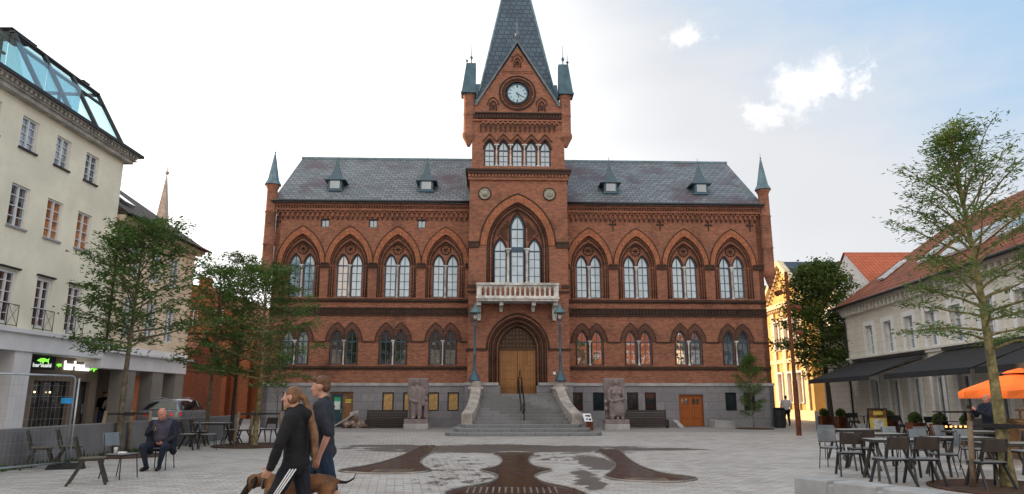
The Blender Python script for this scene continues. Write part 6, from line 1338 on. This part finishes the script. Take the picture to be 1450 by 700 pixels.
# ---- standing pair in the recess, pedestrian, photographing man
def stand(**k):
    J = dict(head=(0, -.01, 1.60), neck=(0, 0, 1.46), chest=(0, 0, 1.27), pelvis=(0, .01, .95), shL=(.19, 0, 1.39), shR=(-.19, 0, 1.39), elL=(.25, .02, 1.10), wrL=(.23, -.08, .86), elR=(-.25, .02, 1.10), wrR=(-.23, -.08, .86),
             hipL=(.09, .01, .91), hipR=(-.09, .01, .91), knL=(.1, -.03, .5), knR=(-.1, -.03, .5), anL=(.1, .02, .09), anR=(-.1, .02, .09), toeL=(.12, -.16, .04), toeR=(-.12, -.16, .04), hsL=(0, -1, 0), hsR=(0, -1, 0)); J.update(k); return J
HAIR_D = M('dark_hair', (.02, .014, .01), .6)
fig('person', 'dark haired man in black top and blue jeans standing in the recess', (-18.45, 32.7, 0), 15, stand(hairmat=HAIR_D), [('top', ['torso', 'uarmL', 'uarmR', 'farmL'], BLACKC, .015), ('trousers', legs(), M('mid_blue_jeans', (.06, .12, .24), .9), .014), SH], (.3, -1, 0), scale=1.06, hair=hair_m, vox=.016)
fig('person', 'woman in white shirt with dark bag standing in the recess', (-17.95, 32.35, 0), 20, stand(elR=(-.27, -.1, 1.13), wrR=(-.12, -.2, 1.25), hairmat=HAIR_D), [('top', ['torso', 'uarmL', 'uarmR', ('c', (.05, 0, 1.0), .1, (-.05, 0, 1.0), .1)], WSHIRT, .015), ('trousers', legs(), BLACKC, .014), SH, ('shoulder_bag', [('e', (.27, .02, 1.0), (.07, .13, .12)), ('c', (.25, 0, 1.1), .02, (.1, -.02, 1.42), .02)], BLACKC, .0)], (-.5, -1, 0), scale=1.0, hair=hair_w and (lambda P, r: [('e', P(0, -.025, .03), (.086, .1, .1), r), ('c', P(0, -.07, 0), .06, P(0, -.08, -.14), .05)]), vox=.016)
fig('person', 'pedestrian in white shirt and dark trousers walking away past the bin', (15.6, 41.2, 0), 170, stand(hairmat=HAIR_D, knL=(.1, -.14, .52), anL=(.1, -.02, .11), anR=(-.1, .16, .14), toeR=(-.1, .03, .05)), [('top', ['torso', 'uarmL', 'uarmR'], WSHIRT, .015), ('trousers', legs(), BLACKC, .014), SH], (0, -1, 0), scale=.98, hair=hair_m, vox=.016)
x, y = P_(1397, 17.6)
pm, P = fig('person', 'balding man in navy jacket photographing with raised phone before the parasol', (x, y, 0), -78, stand(elR=(-.2, -.2, 1.16), wrR=(-.06, -.42, 1.30), elL=(.2, -.2, 1.16), wrL=(.06, -.42, 1.30), hdR=(.2, -.6, .5), hdL=(-.2, -.6, .5), hsR=(.3, 0, 1), hsL=(-.3, 0, 1)), [('jacket', ['torso', 'uarmL', 'uarmR', 'farmL', 'farmR', 'hips'], NAVY, .018), ('trousers', legs(), BLACKC, .014), SH], (0, -1, -.05), scale=.94, girth=1.1, skin=SKIN_R, vox=.013)
q = MB(); q.box(-.075, .075, -.004, .004, -.04, .04); o = q.build('phone', BLACK); o.location = (x - .5, y - .06, 1.30); o.rotation_euler = (0, 0, R(-78)); tag(o, 'phone held up by the balding man in the navy jacket', 'phone')
# ---- dog, faces -x, local origin under the chest
FUR = M('tan_brown_fur', (.21, .10, .045), .85, var=.35, scale=7, fine=80, bmp=.5); FUR_D = M('black_muzzle_fur', (.018, .012, .010), .8, var=.3, fine=60)
dg_ = [('c', (-.18, 0, .56), .135, (.0, 0, .55), .125), ('c', (-.0, 0, .55), .125, (.28, 0, .59), .095), ('c', (.28, 0, .59), .10, (.42, 0, .58), .09), ('e', (-.2, 0, .50), (.13, .11, .15)),
       ('c', (-.22, 0, .59), .095, (-.36, 0, .635), .07), ('c', (-.36, 0, .635), .068, (-.43, 0, .62), .062), ('e', (-.455, 0, .61), (.088, .07, .075)), ('c', (-.49, 0, .58), .045, (-.58, 0, .47), .031), ('c', (-.50, 0, .54), .03, (-.56, 0, .46), .022),
       ('c', (-.42, .06, .65), .022, (-.43, .085, .56), .028), ('c', (-.42, -.06, .65), .022, (-.43, -.085, .56), .028)]
for s in (-1, 1):
    k = .08 * s; o_ = .12 * s
    dg_ += [('c', (-.2, .075 * s, .52), .065, (-.17 + o_ * .3, k, .36), .042), ('c', (-.17 + o_ * .3, k, .36), .036, (-.2 + o_ * .8, k, .18), .026), ('c', (-.2 + o_ * .8, k, .18), .025, (-.2 + o_, k, .05), .022), ('c', (-.2 + o_, k, .035), .028, (-.25 + o_, k, .025), .024),
            ('c', (.4, .07 * s, .54), .09, (.33 - o_ * .4, k, .38), .058), ('c', (.33 - o_ * .4, k, .38), .045, (.47 - o_, k, .23), .028), ('c', (.47 - o_, k, .23), .026, (.43 - o_, k, .05), .022), ('c', (.43 - o_, k, .035), .028, (.37 - o_, k, .025), .024)]
dg_ += [('c', (.46, 0, .62), .035, (.54, 0, .60), .022), ('c', (.54, 0, .60), .02, (.62, 0, .595), .015), ('c', (.62, 0, .595), .015, (.70, 0, .63), .012), ('c', (.70, 0, .63), .012, (.73, 0, .70), .007)]
dog = grow('dog', dg_, .010, FUR, None, 0, 4); dog.location = (-2.37, 8.02, .02); dog.scale = (.93, .93, 1.0); tag(dog, 'brown dog with black muzzle walking on the far side of the woman', 'dog')
me = dog.data; me.materials.append(FUR_D)
for p in me.polygons:
    c = p.center
    if c.x < -.505 or (c.x > .54) or (abs(c.y) > .066 and -.50 < c.x < -.375 and c.z > .5): p.material_index = 1
q = MB(); q.tube([(-.33 + .02 * math.sin(a), .08 * math.cos(a), .62 + .086 * math.sin(a)) for a in [k * PI / 8 for k in range(17)]], .013, 5, False); q.build('collar', M('grey_green_collar', (.08, .11, .09), .6), dog)
for s in (-1, 1): q = MB(); q.ico((-.515, .045 * s, .63), .009, 1); q.build('eye', BLACK, dog)
q = MB(); q.ico((-.60, 0, .465), .018, 1); q.build('nose', BLACK, dog)
# ==================================================================== STATUES
def statue(x, y, label, prims, blockp):
    e = empty('statue', (x, y, 0), R(2), label, 'statue')
    q = MB(); q.box(-.62, .62, -.45, .45, 0, .28); q.build('plinth', GRANITE_L, e, bevel=.015)
    q = MB(); q.box(-.6, .6, -.43, .43, .281, .5); q.build('base', STONE_R, e, bevel=.02)
    prims = [(p[0], tuple(V(p[1]) + V((0, -.07, 0))), p[2]) + ((tuple(V(p[3]) + V((0, -.07, 0))), p[4]) if len(p) > 3 else ()) for p in prims]
    grow('carved_figure', prims + blockp, .018, STONE_R, e, 0, 2, .012); return e
def slabp(x0, x1, y0, y1, z0, z1, r=.06):
    o = []; nx = max(2, int((x1 - x0) / r)); 
    for i in range(nx + 1):
        x = x0 + (x1 - x0) * i / nx
        for yy in (y0, (y0 + y1) / 2, y1): o.append(('c', (x, yy, z0), r, (x, yy, z1), r))
    return o
# male figure: coat, arm bent across the waist, smaller figure tucked at its side
mp = [('e', (-.02, -.1, 2.36), (.14, .14, .17)), ('c', (-.02, -.08, 2.2), .1, (-.02, -.06, 2.0), .16), ('c', (-.24, -.06, 1.98), .15, (.2, -.06, 1.98), .15), ('c', (-.16, -.06, 1.9), .2, (-.14, -.08, 1.3), .2), ('c', (.12, -.06, 1.9), .2, (.12, -.08, 1.3), .2),
      ('c', (-.36, -.08, 1.9), .1, (-.38, -.12, 1.5), .09), ('c', (-.38, -.12, 1.5), .085, (-.12, -.28, 1.36), .07), ('c', (-.12, -.28, 1.36), .07, (-.02, -.3, 1.36), .06), ('c', (.34, -.06, 1.9), .1, (.36, -.1, 1.45), .08), ('c', (.36, -.1, 1.45), .08, (.34, -.16, 1.2), .07),
      ('c', (-.16, -.1, 1.3), .17, (-.15, -.12, .62), .12), ('c', (.12, -.1, 1.3), .17, (.14, -.12, .62), .12), ('c', (-.15, -.2, .56), .09, (-.17, -.32, .54), .07), ('c', (.14, -.2, .56), .09, (.16, -.32, .54), .07), ('e', (.47, -.1, 1.5), (.1, .12, .13)), ('c', (.47, -.06, 1.3), .11, (.46, -.05, .6), .12)]
statue(-4.85, 37.0, 'carved stone statue of a coated man against a block, left of the stairs', mp, slabp(-.48, .48, .12, .3, 1.75, 2.5) + slabp(-.42, .42, .12, .28, .56, 1.8))
fp = [('e', (.02, -.12, 2.33), (.15, .14, .18)), ('c', (.02, -.08, 2.15), .1, (.02, -.06, 2.0), .16), ('c', (-.2, -.06, 1.96), .15, (.24, -.06, 1.96), .15), ('e', (-.09, -.2, 1.78), (.13, .12, .12)), ('e', (.15, -.2, 1.78), (.13, .12, .12)), ('c', (.02, -.04, 1.9), .25, (.02, -.06, 1.3), .24),
      ('c', (.36, -.06, 1.88), .1, (.4, -.12, 1.5), .09), ('c', (.4, -.12, 1.5), .085, (-.06, -.34, 1.4), .065), ('c', (-.32, -.06, 1.88), .1, (-.34, -.12, 1.5), .09), ('c', (-.34, -.12, 1.5), .085, (-.2, -.3, 1.36), .07), ('c', (.05, -.08, 1.3), .26, (.08, -.08, .85), .3), ('c', (.26, -.1, 1.2), .16, (.3, -.1, .86), .18),
      ('c', (-.22, -.16, 1.3), .13, (-.22, -.18, .6), .14), ('c', (.05, -.12, .8), .11, (.05, -.14, .6), .1), ('c', (.28, -.12, .8), .11, (.28, -.14, .6), .1), ('c', (.05, -.2, .55), .08, (.05, -.32, .54), .06), ('c', (.28, -.2, .55), .08, (.28, -.32, .54), .06)]
for k in range(8): fp.append(('c', (-.34, -.3, 1.26 - k * .085), .028, (-.1, -.3, 1.26 - k * .085), .028))
for zz in (1.0, 1.35): fp.append(('e', (-.5, -.05, zz), (.09, .12, .12)))
statue(5.2, 36.4, 'carved stone statue of a woman with folded arm, right of the stairs', fp, slabp(-.5, .48, .12, .3, 1.8, 2.48) + slabp(-.44, .42, .12, .28, .56, 1.85))
# heap beside the left bench
hp_ = []; rg = random.Random(4)
for k in range(26):
    t = rg.random(); hp_.append(('e', (-.55 + 1.25 * t, rg.uniform(-.25, .25), .12 + .42 * math.sin(PI * min(1, t * .9 + .08)) * rg.random()), (rg.uniform(.12, .26), rg.uniform(.1, .22), rg.uniform(.1, .2))))
hp = grow('debris_heap', hp_, .022, M('orange_brown_debris', (.30, .15, .08), .9, var=.9, scale=5, fine=20, bmp=.8, c2=(.45, .38, .34)), None, 0, 1, .12); hp.location = (-8.35, 38.3, 0); tag(hp, 'orange brown heap of debris left of the dark bench', 'debris')
q = MB(); q.bar((-.9, -.3, .12), (.25, -.3, .82), .09, .06); q.hexa([(-.12, -.28, .62), (.3, -.28, .72), (.3, -.2, .72), (-.12, -.2, .62)], [(-.12, -.28, .82), (.3, -.28, .92), (.3, -.2, .92), (-.12, -.2, .82)]); o = q.build('board', M('pale_board', (.42, .40, .37), .8)); o.location = (-8.35, 38.2, 0); tag(o, 'pale board leaning diagonally over the debris heap', 'board')
q = MB(); q.box(-.15, .15, -.15, .15, 0, .28); q.lathe([(.1, .28), (.12, .34)], (0, 0, 0), 8); o = q.build('box', M('grey_box', (.3, .31, .3), .8), None, bevel=.02); o.location = (-9.45, 38.1, 0); tag(o, 'small grey box on the ground before the green side door', 'box')
# ================================================================ CAR
car = empty('parked_car', (-15.0, 32.6, 0), R(4), 'grey hatchback with red tail lights parked behind the low wall', 'car')
PAINT = M('grey_car_paint', (.24, .25, .27), .28, .6, var=.05, bmp=0); CARG = GLASS('car_glass', (.012, .015, .018), .3)
# local: rear at y=-2.1, front at +2.1
prof = [(-2.12, .42, .86), (-2.16, .62, .90), (-2.14, .95, .88), (-1.9, 1.02, .87), (-.9, 1.0, .885), (.6, .98, .885), (1.2, .93, .86), (1.85, .82, .80), (2.1, .62, .72), (2.12, .4, .68)]
q = MB(); rings = []
for yy, zt_, hw in [(-2.14, .72, .74), (-2.10, .98, .86), (-1.9, 1.03, .9), (-1.2, 1.02, .91), (0, 1.0, .91), (.8, .97, .9), (1.3, .92, .89), (1.8, .8, .83), (2.05, .66, .72), (2.12, .5, .6)]:
    rings.append([(-hw * .94, yy, .26), (-hw, yy, .42), (-hw, yy, zt_ * .72), (-hw * .95, yy, zt_ - .03), (-hw * .8, yy, zt_), (hw * .8, yy, zt_), (hw * .95, yy, zt_ - .03), (hw, yy, zt_ * .72), (hw, yy, .42), (hw * .94, yy, .26)])
vs_ = [p for r in rings for p in r]; fs = []
for i in range(len(rings) - 1):
    for j in range(10): k = (j + 1) % 10; fs.append((i * 10 + j, i * 10 + k, (i + 1) * 10 + k, (i + 1) * 10 + j))
fs += [tuple(range(10)), tuple(range((len(rings) - 1) * 10, len(rings) * 10))]
q.add(vs_, fs, True); q.build('body', PAINT, car, bevel=.02)
q = MB(); rings = []
for yy, zt_, hb_, ht in [(-2.02, 1.06, .8, .72), (-1.78, 1.40, .80, .62), (-1.5, 1.47, .82, .60), (-.4, 1.50, .84, .62), (.35, 1.42, .84, .6), (1.12, .98, .8, .7)]:
    rings.append([(-hb_, yy, .98 if yy < 1 else .92), (-ht - .02, yy, zt_ - .05), (-ht + .08, yy, zt_), (ht - .08, yy, zt_), (ht + .02, yy, zt_ - .05), (hb_, yy, .98 if yy < 1 else .92)])
vs_ = [p for r in rings for p in r]; fs = []
for i in range(len(rings) - 1):
    for j in range(5): fs.append((i * 6 + j, i * 6 + j + 1, (i + 1) * 6 + j + 1, (i + 1) * 6 + j))
fs += [tuple(range(6)), tuple(range(30, 36))]
q.add(vs_, fs, True); q.build('cabin', PAINT, car)
q = MB(); q.add([(-.70, -2.05, 1.07), (.70, -2.05, 1.07), (.56, -1.80, 1.385), (-.56, -1.80, 1.385)], [(0, 1, 2, 3)]); q.build('rear_window', CARG, car, fix=False)
q = MB(); q.add([(-.74, 1.16, .985), (.74, 1.16, .985), (.56, .4, 1.42), (-.56, .4, 1.42)], [(0, 1, 2, 3)]); q.build('windscreen', CARG, car, fix=False)
for s in (-1, 1):
    for a, b, c, d in ((-1.75, -.75, -1.5, -.72), (-.68, .25, -.66, .12), (.3, .85, .2, .3)):
        q = MB(); q.add([(s * .835, a, 1.02), (s * .845, b, 1.02), (s * .655, d, 1.43), (s * .645, c, 1.42)], [(0, 1, 2, 3)]); q.build('side_window', CARG, car, fix=False)
    q = MB(); q.hexa([(s * .5, -2.155, .78), (s * .88, -2.06, .78), (s * .88, -1.95, .80), (s * .5, -2.05, .80)], [(s * .45, -2.13, .93), (s * .87, -2.03, .95), (s * .87, -1.9, .95), (s * .45, -2.0, .93)]); q.build('tail_light', M('red_tail_light', (.5, .01, .01), .25, emit=.25, var=0) if s < 0 else bpy.data.materials['red_tail_light'], car)
    q = MB(); q.hexa([(s * .5, 2.12, .62), (s * .74, 2.02, .62), (s * .74, 1.9, .62), (s * .5, 2.0, .62)], [(s * .5, 2.08, .72), (s * .78, 1.9, .76), (s * .76, 1.8, .76), (s * .5, 1.98, .72)]); q.build('headlight', CLEAR('headlight_glass', (.8, .85, .9), .5) if s < 0 else bpy.data.materials['headlight_glass'], car)
    q = MB(); q.ico((s * 1.0, .78, 1.02), .1, 2, (1.1, .6, .7)); q.bar((s * .86, .75, .98), (s * .98, .78, 1.0), .04); q.build('wing_mirror', PAINT, car)
    q = MB(); q.tube([(s * .55, -1.5, 1.52), (s * .56, -.4, 1.55), (s * .55, .2, 1.48)], .015, 5); q.build('roof_rail', STEEL, car)
    for yy in (-1.3, 1.35):
        q = MB()
        pr_ = [(.20, -.11), (.31, -.1), (.335, -.06), (.335, .06), (.31, .1), (.2, .11)]; n = 20; vs_ = []; fs = []
        for k in range(n):
            a = 2 * PI * k / n
            for r_, w_ in pr_: vs_.append((s * .84 + w_ * .9, yy + r_ * math.cos(a), .335 + r_ * math.sin(a)))
        for k in range(n):
            for j in range(5): a_, b_ = k * 6, ((k + 1) % n) * 6; fs.append((a_ + j, a_ + j + 1, b_ + j + 1, b_ + j))
        q.add(vs_, fs, True); w = q.build('wheel', BLACK, car)
        q = MB()
        for k in range(5): a = 2 * PI * k / 5; q.bar((s * .925, yy, .335), (s * .925, yy + .21 * math.cos(a), .335 + .21 * math.sin(a)), .05, .03, up=(1, 0, 0))
        q.build('rim', STEEL, w)
q = MB(); q.box(-.26, .26, -2.175, -2.16, .62, .74); q.build('number_plate', WHITE, car); q = MB(); q.box(-.86, .86, -2.17, -2.0, .3, .5); q.build('bumper', BLACK, car)
